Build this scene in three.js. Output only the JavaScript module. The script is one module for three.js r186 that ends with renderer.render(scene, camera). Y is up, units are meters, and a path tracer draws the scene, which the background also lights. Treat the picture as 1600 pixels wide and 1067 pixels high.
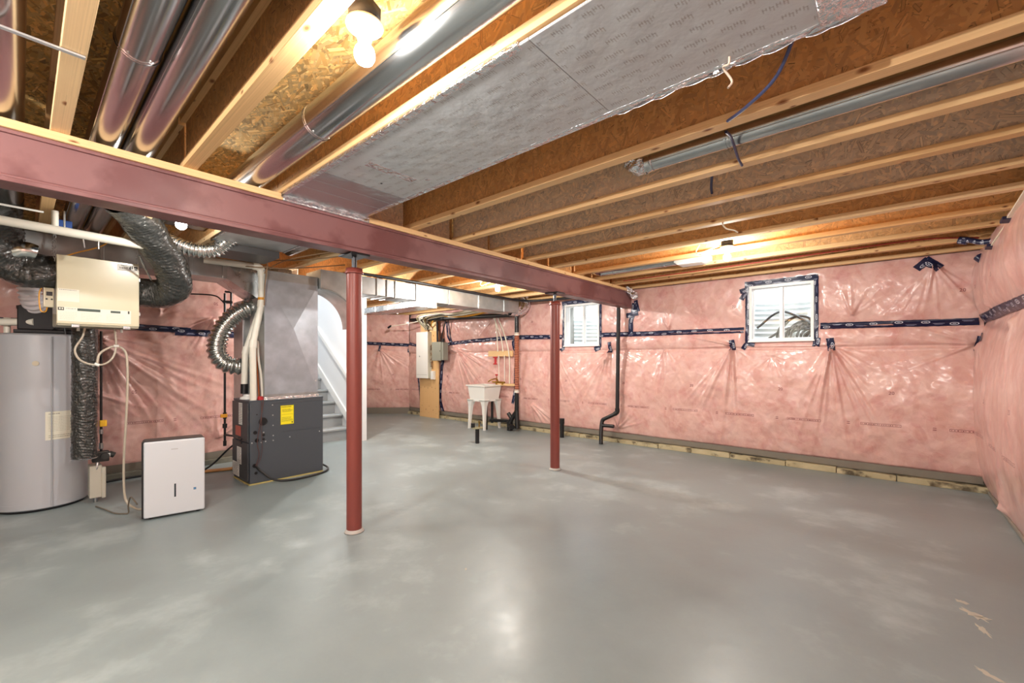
import * as THREE from 'three';
import { RoundedBoxGeometry } from 'three/addons/geometries/RoundedBoxGeometry.js';
import { mergeGeometries } from 'three/addons/utils/BufferGeometryUtils.js';

// ---------------------------------------------------------------- camera, light, exposure
const scene = new THREE.Scene();
const camera = new THREE.PerspectiveCamera(2 * Math.atan(533.5 / 672) * 180 / Math.PI, 1600 / 1067, 0.05, 80);
camera.position.set(0, 1.25, 0);
camera.rotation.order = 'YXZ';
camera.rotation.y = 41.2 * Math.PI / 180;
camera.setViewOffset(1600, 1067, 0, -28.5, 1600, 1067);          // shifted lens: verticals stay vertical
const renderer = new THREE.WebGLRenderer({ antialias: true });
renderer.toneMapping = THREE.LinearToneMapping;
renderer.toneMappingExposure = 1.42;
renderer.shadowMap.enabled = true;
scene.background = new THREE.Color(4.4, 5.0, 5.7);                 // bright overcast sky above the window wells
const BULB = new THREE.Color(1.0, 0.965, 0.905);
const BULBS = [                                                   // position of each bulb, its strength, how far its box hangs
  { at: [-1.295, 2.253, -0.744], I: 2.5 }, { at: [-1.13, 2.205, -4.33], I: 3.6 }, { at: [-3.80, 2.165, -4.06], I: 6 },
  { at: [-3.70, 2.19, -0.735], I: 1.7 }, { at: [-5.45, 2.06, -2.77], I: 5 }, { at: [0.1, 2.12, 0.95], I: 9 }, { at: [-2.1, 2.12, 1.2], I: 7.5 }, { at: [-7.3, 2.2, -4.9], I: 2.5 },  // last three are unseen bulbs added as fill, behind camera and far corner
];

// ---------------------------------------------------------------- helpers
const V = (x, y, z) => new THREE.Vector3(x, y, z);
function rng(seed) { let s = seed | 0; return () => { s = (s + 0x6d2b79f5) | 0; let t = Math.imul(s ^ (s >>> 15), 1 | s); t = (t + Math.imul(t ^ (t >>> 7), 61 | t)) ^ t; return ((t ^ (t >>> 14)) >>> 0) / 4294967296; }; }
const used = new Map();
function numbered(n) { const k = used.get(n) || 0; used.set(n, k + 1); return k ? n + '_' + String(k).padStart(3, '0') : n; }
function shade(o) { o.castShadow = o.receiveShadow = true; return o; }
function thing(name, label, category, [x, y, z] = [0, 0, 0], group) {
  const o = new THREE.Group(); o.name = numbered(name); o.position.set(x, y, z);
  o.userData = { label, category }; if (group) o.userData.group = group;
  scene.add(o); return o;
}
const flat = (g) => { const o = g.index ? g.toNonIndexed() : g; for (const k of Object.keys(o.attributes)) if (!['position', 'normal', 'uv'].includes(k)) o.deleteAttribute(k); return o; };
const join = (gs) => (gs.length === 1 ? gs[0] : mergeGeometries(gs.map(flat)));
function part(parent, name, geo, mat, label) {                    // a child of a thing (or of a part)
  const m = shade(new THREE.Mesh(Array.isArray(geo) ? join(geo) : geo, mat)); m.name = numbered(name);
  if (label) m.userData.label = label;
  (parent || scene).add(m); return m;
}
function struct(name, geo, mat, label, category = 'room shell') { const m = part(scene, name, geo, mat); m.userData.kind = 'structure'; if (label) { m.userData.label = label; m.userData.category = category; } return m; }
function structGroup(name, label, category) { const o = new THREE.Group(); o.name = numbered(name); o.userData = { kind: 'structure', label, category }; scene.add(o); return o; }
function solo(name, label, category, geo, mat, group) { const m = part(scene, name, geo, mat); m.userData.label = label; m.userData.category = category; if (group) m.userData.group = group; return m; }
// texture coordinates in metres on the plane each face lies closest to; the first axis runs along "along"
function metres(g, along = 'x', du = 0, dv = 0) {
  g = flat(g); const p = g.attributes.position, n = g.attributes.normal, uv = new Float32Array(p.count * 2);
  for (let i = 0; i < p.count; i++) {
    const x = p.getX(i), y = p.getY(i), z = p.getZ(i), ax = Math.abs(n.getX(i)), ay = Math.abs(n.getY(i)), az = Math.abs(n.getZ(i));
    let a, b;
    if (ax >= ay && ax >= az) { a = z; b = y; } else if (ay >= az) { a = x; b = z; } else { a = x; b = y; }
    if (along === 'z' && ay > ax && ay > az) { const t = a; a = b; b = t; }
    if (along === 'y' && !(ay > ax && ay > az)) { const t = a; a = b; b = t; }
    uv[2 * i] = a + du; uv[2 * i + 1] = b + dv;
  }
  g.setAttribute('uv', new THREE.BufferAttribute(uv, 2)); return g;
}
function box(x0, x1, y0, y1, z0, z1, r = 0, along = 'x', du = 0, dv = 0) {
  const w = Math.abs(x1 - x0), h = Math.abs(y1 - y0), d = Math.abs(z1 - z0);
  const g = r ? new RoundedBoxGeometry(w, h, d, 2, Math.min(r, w / 2.01, h / 2.01, d / 2.01)) : new THREE.BoxGeometry(w, h, d);
  g.translate((x0 + x1) / 2, (y0 + y1) / 2, (z0 + z1) / 2); return metres(g, along, du, dv);
}
function rod(a, b, r, n = 16, r2 = r, open = false) {             // a cylinder or cone between two points
  const A = V(...a), B = V(...b), d = B.clone().sub(A), g = new THREE.CylinderGeometry(r2, r, d.length(), n, 1, open);
  g.applyQuaternion(new THREE.Quaternion().setFromUnitVectors(V(0, 1, 0), d.clone().normalize())); const m = A.add(B).multiplyScalar(0.5); g.translate(m.x, m.y, m.z); return flat(g);
}
function tube(pts, r, seg = 48, n = 8, tension = 0.5, closed = false) { return flat(new THREE.TubeGeometry(new THREE.CatmullRomCurve3(pts.map((p) => V(...p)), closed, 'catmullrom', tension), seg, r, n, closed)); }
function lathe(profile, at = [0, 0, 0], n = 32) { const g = new THREE.LatheGeometry(profile.map(([r, y]) => new THREE.Vector2(r, y)), n); g.translate(...at); return flat(g); }
const aim = (g, dir, at) => { g.applyQuaternion(new THREE.Quaternion().setFromUnitVectors(V(0, 1, 0), V(...dir).normalize())); g.translate(...at); return g; };
function disc(at, dir, r, h = 0.004, n = 16) { return aim(flat(new THREE.CylinderGeometry(r, r, h, n)), dir, at); }
// a smooth tube whose radius follows f(distance along, angle)
function sleeve(pts, f, seg, n = 28, tension = 0.5) {
  const c = new THREE.CatmullRomCurve3(pts.map((p) => V(...p)), false, 'catmullrom', tension), L = c.getLength(); c.arcLengthDivisions = 400;
  const fr = c.computeFrenetFrames(seg, false), pos = [], uv = [], idx = [], P = V(0, 0, 0);
  for (let i = 0; i <= seg; i++) {
    c.getPointAt(i / seg, P);
    for (let j = 0; j <= n; j++) {
      const a = (j % n) / n * Math.PI * 2, r = f(i / seg * L, a, L), ca = Math.cos(a) * r, sa = Math.sin(a) * r, N = fr.normals[i], B = fr.binormals[i];
      pos.push(P.x + N.x * ca + B.x * sa, P.y + N.y * ca + B.y * sa, P.z + N.z * ca + B.z * sa); uv.push(i / seg * L, j / n * 0.8);
    }
  }
  for (let i = 0; i < seg; i++) for (let j = 0; j < n; j++) { const a = i * (n + 1) + j, b = a + n + 1; idx.push(a, a + 1, b, b, a + 1, b + 1); }
  const g = new THREE.BufferGeometry(); g.setAttribute('position', new THREE.Float32BufferAttribute(pos, 3)); g.setAttribute('uv', new THREE.Float32BufferAttribute(uv, 2)); g.setIndex(idx);
  g.computeVertexNormals(); return g;
}
function extrude(outline, depth, holes = [], bevel = 0) {         // outline in x,y; depth along +z
  const s = new THREE.Shape(outline.map(([x, y]) => new THREE.Vector2(x, y)));
  for (const h of holes) s.holes.push(new THREE.Path(h.map(([x, y]) => new THREE.Vector2(x, y))));
  return flat(new THREE.ExtrudeGeometry(s, { depth, bevelEnabled: bevel > 0, bevelThickness: bevel, bevelSize: bevel, bevelSegments: 2, curveSegments: 12 }));
}
function quad(c, u, v) {                                          // a flat sheet: corner, two edges
  const g = new THREE.BufferGeometry(), p = [c, [c[0] + u[0], c[1] + u[1], c[2] + u[2]], [c[0] + u[0] + v[0], c[1] + u[1] + v[1], c[2] + u[2] + v[2]], [c[0] + v[0], c[1] + v[1], c[2] + v[2]]];
  g.setAttribute('position', new THREE.Float32BufferAttribute([...p[0], ...p[1], ...p[2], ...p[0], ...p[2], ...p[3]], 3));
  g.setAttribute('uv', new THREE.Float32BufferAttribute([0, 0, 1, 0, 1, 1, 0, 0, 1, 1, 0, 1], 2)); g.computeVertexNormals(); return g;
}

// ---------------------------------------------------------------- noise and textures
function noiseField(n, cells, octaves, seed, gain = 0.5) {        // tileable value noise, 0..1
  const out = new Float32Array(n * n); let amp = 1, total = 0;
  for (let o = 0, c = cells; o < octaves; o++, c *= 2, amp *= gain) {
    const R = rng(seed + o * 101), lat = Float32Array.from({ length: c * c }, R); total += amp;
    for (let y = 0; y < n; y++) {
      const fy = y / n * c, iy = Math.floor(fy), ty = fy - iy, sy = ty * ty * (3 - 2 * ty), r0 = (iy % c) * c, r1 = ((iy + 1) % c) * c;
      for (let x = 0; x < n; x++) {
        const fx = x / n * c, ix = Math.floor(fx), tx = fx - ix, sx = tx * tx * (3 - 2 * tx), x0 = ix % c, x1 = (ix + 1) % c;
        out[y * n + x] += amp * ((lat[r0 + x0] * (1 - sx) + lat[r0 + x1] * sx) * (1 - sy) + (lat[r1 + x0] * (1 - sx) + lat[r1 + x1] * sx) * sy);
      }
    }
  }
  for (let i = 0; i < out.length; i++) out[i] /= total; return out;
}
function wrap(t, rx, ry, srgb) { t.wrapS = t.wrapT = THREE.RepeatWrapping; t.repeat.set(rx, ry); t.magFilter = THREE.LinearFilter; if (srgb) t.colorSpace = THREE.SRGBColorSpace; t.needsUpdate = true; return t; }
function dataTex(n, fn, rep, srgb) { const d = new Uint8Array(n * n * 4); for (let i = 0; i < n * n; i++) { const c = fn(i, i % n, (i / n) | 0); d[4 * i] = c[0]; d[4 * i + 1] = c[1]; d[4 * i + 2] = c[2]; d[4 * i + 3] = 255; } return wrap(new THREE.DataTexture(d, n, n), rep, rep, srgb); }
function canvasTex(w, h, draw, rx = 1, ry = 1) { const c = document.createElement('canvas'); c.width = w; c.height = h; draw(c.getContext('2d'), w, h); return wrap(new THREE.CanvasTexture(c), rx, ry, true); }
const clamp = (x, a = 0, b = 255) => Math.min(b, Math.max(a, x));
const S = (p) => new THREE.MeshStandardMaterial(p), P = (p) => new THREE.MeshPhysicalMaterial(p);

function osbTexture(seed, base, spread, along) {                  // strands of wood pressed flat, one metre to the tile
  return canvasTex(1024, 1024, (c, w, h) => {
    const R = rng(seed); c.fillStyle = `rgb(${base})`; c.fillRect(0, 0, w, h);
    for (let i = 0; i < 5200; i++) {
      const k = R(), L = 25 + R() * 75, W = 5 + R() * 17, a = (along ? (R() - 0.5) * 1.5 : R() * Math.PI), x = R() * w, y = R() * h, tone = (R() + R() - 1) * spread, warm = (R() - 0.5) * spread * 0.3;
      c.fillStyle = `rgba(${clamp(base[0] + tone + warm)},${clamp(base[1] + tone * 0.86)},${clamp(base[2] + tone * 0.6 - warm)},${0.55 + 0.4 * k})`;
      for (const ox of [0, x < 100 ? w : x > w - 100 ? -w : 0]) for (const oy of [0, y < 100 ? h : y > h - 100 ? -h : 0]) {
        c.save(); c.translate(x + ox, y + oy); c.rotate(a); c.beginPath(); c.moveTo(-L / 2, -W / 2 + R() * 3); c.lineTo(L / 2 - R() * 14, -W / 2); c.lineTo(L / 2, W / 2 - R() * 4); c.lineTo(-L / 2 + R() * 14, W / 2); c.closePath(); c.fill();
        if (k > 0.86) { c.strokeStyle = `rgba(${base.map((b) => clamp(b * 0.5)).join()},.35)`; c.lineWidth = 1.4; c.stroke(); }
        c.restore();
      }
      if (i % 40 === 0) { c.fillStyle = `rgba(${base.map((b) => clamp(b * 0.34)).join()},.6)`; c.save(); c.translate(x, y); c.rotate(a); c.fillRect(-L / 5, -1.5, L / 2.5, 3.5); c.restore(); }
    }
  });
}
const osbWeb = osbTexture(11, [206, 157, 102], 24, false), osbDeck = osbTexture(23, [206, 170, 108], 66, true), osbGrey = osbTexture(31, [222, 202, 178], 30, false);
function lumberTexture(seed, base) {                              // spruce: grain runs along u, 2 m x 0.25 m
  return canvasTex(2048, 256, (c, w, h) => {
    const R = rng(seed); c.fillStyle = `rgb(${base})`; c.fillRect(0, 0, w, h);
    for (let i = 0; i < 520; i++) {
      const y = R() * h, t = (R() - 0.52) * 46, x0 = R() * w - 300, L = 300 + R() * 1600; c.strokeStyle = `rgba(${clamp(base[0] + t)},${clamp(base[1] + t)},${clamp(base[2] + t * 0.8)},.35)`; c.lineWidth = 0.6 + R() * 2.4;
      c.beginPath(); c.moveTo(x0, y); c.bezierCurveTo(x0 + L * 0.3, y + (R() - 0.5) * 9, x0 + L * 0.6, y + (R() - 0.5) * 9, x0 + L, y + (R() - 0.5) * 6); c.stroke();
    }
    for (let i = 0; i < 11; i++) {
      const x = R() * w, y = R() * h, r = 3 + R() * 8; for (let k = 5; k >= 0; k--) { c.fillStyle = `rgba(${[120, 72, 34].map((b) => b + k * 10).join()},${0.16 + 0.1 * (5 - k)})`; c.beginPath(); c.ellipse(x, y, r * (0.5 + k * 0.26) * 1.7, r * (0.5 + k * 0.2), 0, 0, 7); c.fill(); }
    }
  }, 0.5, 4);
}
const lumberA = lumberTexture(5, [226, 188, 136]), lumberB = lumberTexture(8, [220, 178, 124]), lumberC = lumberTexture(9, [232, 198, 150]);
const N512 = noiseField(512, 6, 6, 77), N1k = noiseField(1024, 8, 6, 91), Nfine = noiseField(512, 64, 3, 13);
const M = {};
M.web = [S({ map: osbWeb, roughness: 0.72, bumpMap: osbWeb, bumpScale: 0.002 }), S({ map: osbGrey, roughness: 0.6, bumpMap: osbGrey, bumpScale: 0.002 })];
M.deck = S({ map: osbDeck, roughness: 0.78, bumpMap: osbDeck, bumpScale: 0.002 });
M.lumber = [lumberA, lumberB, lumberC].map((t) => S({ map: t, roughness: 0.68, bumpMap: t, bumpScale: 0.0008 }));
{ // grey painted concrete: trowel patches, worn places, a gloss that changes from patch to patch; 4 m to the tile
  const big = noiseField(2048, 5, 7, 301, 0.55), mid = noiseField(2048, 16, 6, 302, 0.6);
  const col = dataTex(2048, (i) => { const worn = Math.max(0, mid[i] * 0.6 + big[i] * 0.4 - 0.55) * 90, t = (big[i] - 0.5) * 30 + (mid[i] - 0.5) * 14 + worn; return [clamp(137 + t), clamp(149 + t), clamp(151 + t)]; }, 0.25, true);
  const rough = dataTex(2048, (i) => { const r = 0.42 + (big[i] - 0.5) * 0.30 + (mid[i] - 0.5) * 0.18; const v = clamp(r * 255, 30, 220); return [v, v, v]; }, 0.25, false);
  const bump = dataTex(1024, (i) => { const v = clamp(N1k[i] * 255); return [v, v, v]; }, 0.4, false);
  M.floor = P({ map: col, roughnessMap: rough, roughness: 1, bumpMap: bump, bumpScale: 0.0035, specularIntensity: 1.0 });
}
{ // pink glass wool behind clear poly sheet, with the printed lines of the batts; 2 m x 2.2 m
  const PW = 2048, PH = 2048, cv = canvasTex(PW, PH, (c, w, h) => {
    c.fillStyle = 'rgb(219,177,167)'; c.fillRect(0, 0, w, h);
    const R = rng(61);
    for (let i = 0; i < 1500; i++) { const t = (R() - 0.5) * 2; c.fillStyle = t > 0 ? `rgba(238,204,198,${0.05 + R() * 0.08})` : `rgba(190,118,112,${0.05 + R() * 0.09})`; c.beginPath(); const x = R() * w, y = R() * h, a = 20 + R() * 110, b = 12 + R() * 50; for (const ox of [-w, 0, w]) for (const oy of [-h, 0, h]) { c.moveTo(x + ox + a, y + oy); c.ellipse(x + ox, y + oy, a, b, R() * 3, 0, 7); } c.fill(); }
    const ppm = w / 2, Y = (y) => h - y * h / 2.2;                   // flat print: two rows of small type, numbers
    c.strokeStyle = c.fillStyle = 'rgba(112,46,52,.85)'; c.lineWidth = 3;
    for (let k = 0; k < 3; k++) {
      const x = (0.10 + k * 0.667) * ppm, y = Y(0.57) + (k - 1) * 3;
      c.fillRect(x, y - 12, 26, 5); c.fillRect(x, y + 5, 26, 6);
      c.strokeRect(x + 120, y - 11, 326, 21); for (let q = x + 130; q < x + 436; q += 7 + R() * 16) c.fillRect(q, y - 4, 4 + R() * 8, 8);
    }
    c.font = 'bold 44px sans-serif'; c.fillStyle = 'rgba(112,52,58,.62)';
    for (const x of [0.44, 1.46]) c.fillText('20', x * ppm, Y(0.89)); for (const x of [0.95, 1.7]) c.fillText('20', x * ppm, Y(1.9));
  }, 0.5, 1 / 2.2);
  const bump = dataTex(512, (i) => { const v = clamp(N512[i] * 170 + Nfine[i] * 60); return [v, v, v]; }, 1.6, false);
  M.pink = P({ map: cv, roughness: 0.32, bumpMap: bump, bumpScale: 0.0025, specularIntensity: 1, clearcoat: 0.28, clearcoatRoughness: 0.14 });
}
{ // galvanised sheet
  const col = dataTex(512, (i) => { const v = 196 + (N512[i] - 0.5) * 50; return [v, v + 1, v + 2].map((x) => clamp(x)); }, 1.5, true);
  const rough = dataTex(512, (i) => { const v = clamp(72 + (N512[i] - 0.5) * 90); return [v, v, v]; }, 1.5, false);
  M.galv = S({ map: col, metalness: 1, roughnessMap: rough, roughness: 1 });
  M.galvDull = S({ map: col, color: 0xe2e4e2, metalness: 0.72, roughness: 0.38 });
  M.pipe = S({ map: col, metalness: 1, roughness: 0.2 });
  const crumple = dataTex(512, (i) => { const v = clamp(Math.abs(N512[i] - 0.5) * 900); return [v, v, v]; }, 4, false);
  M.foil = S({ color: 0xe4e6ea, metalness: 1, roughness: 0.2, bumpMap: crumple, bumpScale: 0.006 });
  M.silver = S({ color: 0xd2d3d0, metalness: 1, roughness: 0.2 });
  M.greyFoil = P({ color: 0x3e3e3c, metalness: 0.5, roughness: 0.3, bumpMap: crumple, bumpScale: 0.006, clearcoat: 0.6, clearcoatRoughness: 0.2 });
  const mott = dataTex(1024, (i) => { const k = clamp((N1k[i] - 0.5) * 5 + 0.5, 0, 1); return [110 + k * 20, 68 + k * 22, 68 + k * 22]; }, 0.7, true);
  const mr = dataTex(512, (i) => { const v = clamp(118 + (N512[i] - 0.5) * 110); return [v, v, v]; }, 1, false);
  M.redSteel = S({ map: mott, roughnessMap: mr, roughness: 1, metalness: 0 });
  const conc = dataTex(1024, (i) => { const v = 150 + (N1k[i] - 0.5) * 90; return [v, v - 3, v - 12].map((x) => clamp(x)); }, 0.8, true);
  M.concrete = S({ map: conc, roughness: 0.9, bumpMap: conc, bumpScale: 0.004 });
  const stained = dataTex(1024, (i, x, y) => { const k = clamp((N1k[i] - 0.58) * 5, 0, 1), v = (N512[(y >> 1) * 512 + (x >> 1)] - 0.5) * 40; return [clamp(186 + v - k * 90), clamp(174 + v - k * 88), clamp(140 + v - k * 72)]; }, 1.3, true);
  M.stained = S({ map: stained, roughness: 0.85, bumpMap: stained, bumpScale: 0.004 });
}
M.redPost = S({ color: 0x823f37, roughness: 0.4 });
M.white = S({ color: 0xe9e9e4, roughness: 0.4 }); M.whiteWall = S({ color: 0xe6e9ec, roughness: 0.75 }); M.vinyl = S({ color: 0xf0f1f0, roughness: 0.32 });
M.pvc = S({ color: 0xe2dfd2, roughness: 0.35 }); M.black = S({ color: 0x141416, roughness: 0.38 }); M.blackMatte = S({ color: 0x1c1a1d, roughness: 0.6 });
M.brass = S({ color: 0xb08a3c, metalness: 1, roughness: 0.3 }); M.copper = S({ color: 0xb0683f, metalness: 1, roughness: 0.35 }); M.jack = S({ color: 0x4a4c50, metalness: 1, roughness: 0.4 }); M.steel = S({ color: 0xb9bbbd, metalness: 1, roughness: 0.3 });
M.yellow = S({ color: 0xe6b21e, roughness: 0.5 }); M.orange = S({ color: 0xd9982c, roughness: 0.5 }); M.redPlastic = S({ color: 0xb8242a, roughness: 0.45 }); M.bluePlastic = S({ color: 0x2b4f96, roughness: 0.5 });
M.cableWhite = S({ color: 0xe8e2cf, roughness: 0.5 }); M.cableBlue = S({ color: 0x3f4568, roughness: 0.5 }); M.cableRed = S({ color: 0x9c3026, roughness: 0.5 }); M.cableBlack = S({ color: 0x18181a, roughness: 0.45 });
M.hose = P({ color: 0xcfc4b2, roughness: 0.28, transmission: 0.25, thickness: 0 });
M.greyTank = S({ color: 0xb3b6bc, roughness: 0.38 }); M.furnace = S({ color: 0x4b5158, roughness: 0.45, metalness: 0.15 }); M.furnaceDoor = S({ color: 0x3c3e42, roughness: 0.5 });
M.beige = P({ color: 0xc8c0a4, roughness: 0.3, clearcoat: 0.6, clearcoatRoughness: 0.14 }); M.greyBox = S({ color: 0x8f9084, roughness: 0.5 }); M.tread = S({ color: 0x9a9ea0, roughness: 0.55 });
M.glass = P({ color: 0xffffff, roughness: 0.0, transmission: 1, thickness: 0, ior: 1.5 });
M.polyTrim = S({ color: 0x8c857a, roughness: 0.4 });
M.screw = S({ color: 0xd6d8d8, metalness: 0.8, roughness: 0.3 });
const tapeTex = canvasTex(1024, 128, (c, w, h) => {               // navy sheathing tape printed with pale oval marks and strokes
  const R = rng(4); c.fillStyle = '#1b2140'; c.fillRect(0, 0, w, h);
  for (let x = 60; x < w; x += 205) { const y = 34 + R() * 60; c.strokeStyle = '#d4d7e2'; c.lineWidth = 8; c.beginPath(); c.ellipse(x, y, 30, 21, 0, 0, 7); c.stroke(); c.fillStyle = '#d4d7e2'; c.fillRect(x - 12, y - 5, 24, 10); c.fillStyle = '#8d93ad'; c.fillRect(x + 52, h - y - 6, 84, 8); c.fillRect(x + 62, h - y + 10, 60, 7); }
}, 1.0, 1);
M.tape = S({ map: tapeTex, roughness: 0.3 });
function paper(w, h, draw, rough = 0.6) { return S({ map: canvasTex(w, h, draw), roughness: rough }); }
function textLines(c, x, y, w, n, lh, col, seed) { const R = rng(seed); c.fillStyle = col; for (let i = 0; i < n; i++) { let p = x; while (p < x + w * (0.75 + 0.25 * R())) { const l = 6 + R() * 22; c.fillRect(p, y + i * lh, Math.min(l, x + w - p), lh * 0.42); p += l + 5; } } }

// ---------------------------------------------------------------- the room shell
const ZB = -6.02, XR = 0.74, XL = -6.16, XF = -10.4, ZF = 1.75, YC = 2.58;
struct('floor', [box(XL, XR + 0.25, -0.12, 0, -3.42, ZF + 0.2), box(XF, XR + 0.25, -0.12, 0, ZB - 0.2, -3.42), box(-10.5, XL, -0.12, 0, -3.42, -2.35)], M.floor, 'grey painted concrete basement floor', 'floor');
{ // worn chips where the paint has come off, right foreground
  const R = rng(17), fl = scene.children[scene.children.length - 1], mat = S({ color: 0xb9b4a6, roughness: 0.8 });
  for (const [x, z, w, l, a] of [[0.285, -3.2, 0.03, 0.045, 0.5], [0.315, -3.08, 0.045, 0.10, 0.3], [0.33, -2.93, 0.022, 0.085, -0.15], [0.345, -3.07, 0.012, 0.06, 1.2], [0.30, -2.53, 0.022, 0.075, 0.4], [-1.9, -1.75, 0.012, 0.03, 0.3], [-1.2, -0.9, 0.01, 0.02, 1]]) {
    const n = 22, o = []; for (let i = 0; i < n; i++) { const t = i / n * 6.283, k = (0.35 + R() * 0.6) * 0.85; o.push([Math.cos(t) * w * k, Math.sin(t) * l * k]); }
    const g = extrude(o, 0.0009); g.rotateX(-Math.PI / 2); g.rotateY(a + 0.5); g.translate(x, 0.0002, z); part(fl, 'paint_chip', g, mat);
  }
}
const W1 = [-1.30, -0.64, 1.475, 2.155], W2 = [-4.05, -3.40, 1.475, 2.155];
const hole = ([a, b, c, d]) => [[a, c], [b, c], [b, d], [a, d]];
{ const g = extrude([[XF - 0.2, -0.12], [XR + 0.25, -0.12], [XR + 0.25, YC], [XF - 0.2, YC]], 0.22, [hole(W1), hole(W2)]); g.translate(0, 0, ZB - 0.22); struct('wall_back', metres(g), M.concrete, 'concrete foundation wall with two small windows', 'wall'); }
struct('wall_right', box(XR, XR + 0.22, 0, YC, ZB, ZF), M.concrete, 'concrete foundation wall on the right', 'wall');
struct('wall_front', box(XL - 0.2, XR + 0.22, 0, YC, ZF, ZF + 0.2), M.concrete, 'concrete foundation wall behind the camera', 'wall');
struct('wall_left', box(XL - 0.2, XL, 0, YC, -2.45, ZF), M.concrete, 'foundation wall behind the water heater', 'wall');
struct('wall_far', box(XF - 0.2, XF, 0, YC, ZB, -3.42), M.concrete, 'foundation wall beyond the staircase', 'wall');
struct('ceiling', [box(XL - 0.2, XR + 0.22, YC, YC + 0.03, -3.42, ZF + 0.2), box(XF, XR + 0.22, YC, YC + 0.03, ZB - 0.22, -3.42)], M.deck, 'strand board subfloor above the joists', 'ceiling');
struct('wall_stair', [box(-10.4, -6.1, 0, 5.0, -3.54, -3.43)], M.whiteWall, 'white painted wall beside the staircase', 'wall');
struct('wall_stair_near', box(-10.4, XL - 0.2, 0, 5.0, -2.45, -2.35), M.whiteWall, 'white painted wall on the near side of the stairs', 'wall');
struct('floor_landing', box(-10.4, -9.40, 2.1, 2.232, -3.43, -2.45), M.tread, 'grey landing at the top of the stairs', 'floor');
struct('wall_stair_end', box(-10.5, -10.4, 0, 5.0, -3.54, -2.35), M.whiteWall, 'white painted wall at the top of the stairs', 'wall');
struct('ceiling_stair', box(-10.5, XL, 5.0, 5.06, -3.54, -2.35), M.whiteWall, 'white ceiling over the stairwell', 'ceiling');
struct('wall_header', box(XL - 0.2, XL, 2.22, 5.0, -3.54, -2.35), M.whiteWall, 'white wall above the stair opening', 'wall');
{ // two boards fixed along the stair wall: skirt and ledge, both following the stairs
  const k = 0.745, slope = (x0, x1, y0, h, d) => { const g = extrude([[x0, y0], [x1, y0 - (x1 - x0) * k], [x1, y0 - (x1 - x0) * k + h], [x0, y0 + h]], d, [], 0.003); g.translate(0, 0, -3.427); return g; };
  struct('trim_1', slope(-9.3, -6.42, 2.38, 0.14, 0.018), M.vinyl, 'white skirt board following the stairs', 'trim');
  struct('trim_2', slope(-9.3, -6.42, 3.10, 0.075, 0.045), M.vinyl, 'white sloping ledge on the stair wall', 'trim');
}
{ // stairs: every tread and riser its own board
  const st = structGroup('staircase', 'grey painted basement stairs going up behind the furnace', 'stairs');
  for (let i = 0; i < 12; i++) {
    const x = -6.40 - i * 0.252, y = (i + 1) * 0.186;
    part(st, 'riser', box(x - 0.02, x, y - 0.186, y - 0.03, -3.425, -2.46), M.tread);
    part(st, 'tread', box(x - 0.275, x + 0.028, y - 0.032, y, -3.425, -2.46, 0.008), M.tread);
  }
}
// ---------------------------------------------------------------- insulation blankets
function fanFolds(spots, seed) {                          // folds running out from where the sheet is pinned
  const rays = []; const R = rng(seed);
  for (const [s, y, reach, amp, mean = -1.57, spread = 1.15, n = 34] of spots) for (let i = 0; i < n; i++) { const a = mean + (R() + R() - 1) * spread * 1.5; rays.push([s, y, Math.cos(a), Math.sin(a), reach * (0.35 + 0.75 * R()), amp * (0.4 + 0.9 * R()), 0.005 + R() * 0.008]); }
  return (s, y) => {
    let sum = 0;
    for (const [s0, y0, c, d, L, amp, w0] of rays) { const dx = s - s0, dy = y - y0, al = dx * c + dy * d; if (al <= 0.01 || al >= L) continue; const w = w0 + 0.014 * al, pp = (dx * d - dy * c) / w; if (pp > 2.6 || pp < -2.6) continue; sum += amp * (1 - al / L) * Math.min(1, al / 0.06) * Math.exp(-pp * pp); }
    return sum;
  };
}
const NB = noiseField(512, 10, 4, 501), NC = noiseField(512, 40, 3, 502);
const samp = (F, u, v) => { const x = ((u % 1) + 1) % 1 * 512, y = ((v % 1) + 1) % 1 * 512, ix = x | 0, iy = y | 0, fx = x - ix, fy = y - iy, a = (i, j) => F[((j & 511) << 9) + (i & 511)]; return (a(ix, iy) * (1 - fx) + a(ix + 1, iy) * fx) * (1 - fy) + (a(ix, iy + 1) * (1 - fx) + a(ix + 1, iy + 1) * fx) * fy; };
const puff = (t, e = 0.45) => Math.pow(Math.max(0, Math.sin(Math.PI * clamp(t, 0, 1))), e);
function sheet(s0, s1, y0, y1, step, place, off, holes = [], flip = false, du = 0) {
  const nx = Math.round((s1 - s0) / step), ny = Math.round((y1 - y0) / step), pos = [], uv = [], idx = [];
  for (let j = 0; j <= ny; j++) for (let i = 0; i <= nx; i++) { const s = s0 + (s1 - s0) * i / nx, y = y0 + (y1 - y0) * j / ny, p = place(s, y, off(s, y)); pos.push(...p); uv.push(s + du, y); }
  for (let j = 0; j < ny; j++) for (let i = 0; i < nx; i++) {
    const s = s0 + (s1 - s0) * (i + 0.5) / nx, y = y0 + (y1 - y0) * (j + 0.5) / ny; if (holes.some((h) => s > h[0] && s < h[1] && y > h[2] && y < h[3])) continue;
    const a = j * (nx + 1) + i, b = a + 1, c = a + nx + 1, d = c + 1; flip ? idx.push(a, c, b, b, c, d) : idx.push(a, b, c, b, d, c);
  }
  const g = new THREE.BufferGeometry(); g.setAttribute('position', new THREE.Float32BufferAttribute(pos, 3)); g.setAttribute('uv', new THREE.Float32BufferAttribute(uv, 2)); g.setIndex(idx); g.computeVertexNormals(); return g;
}
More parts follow.
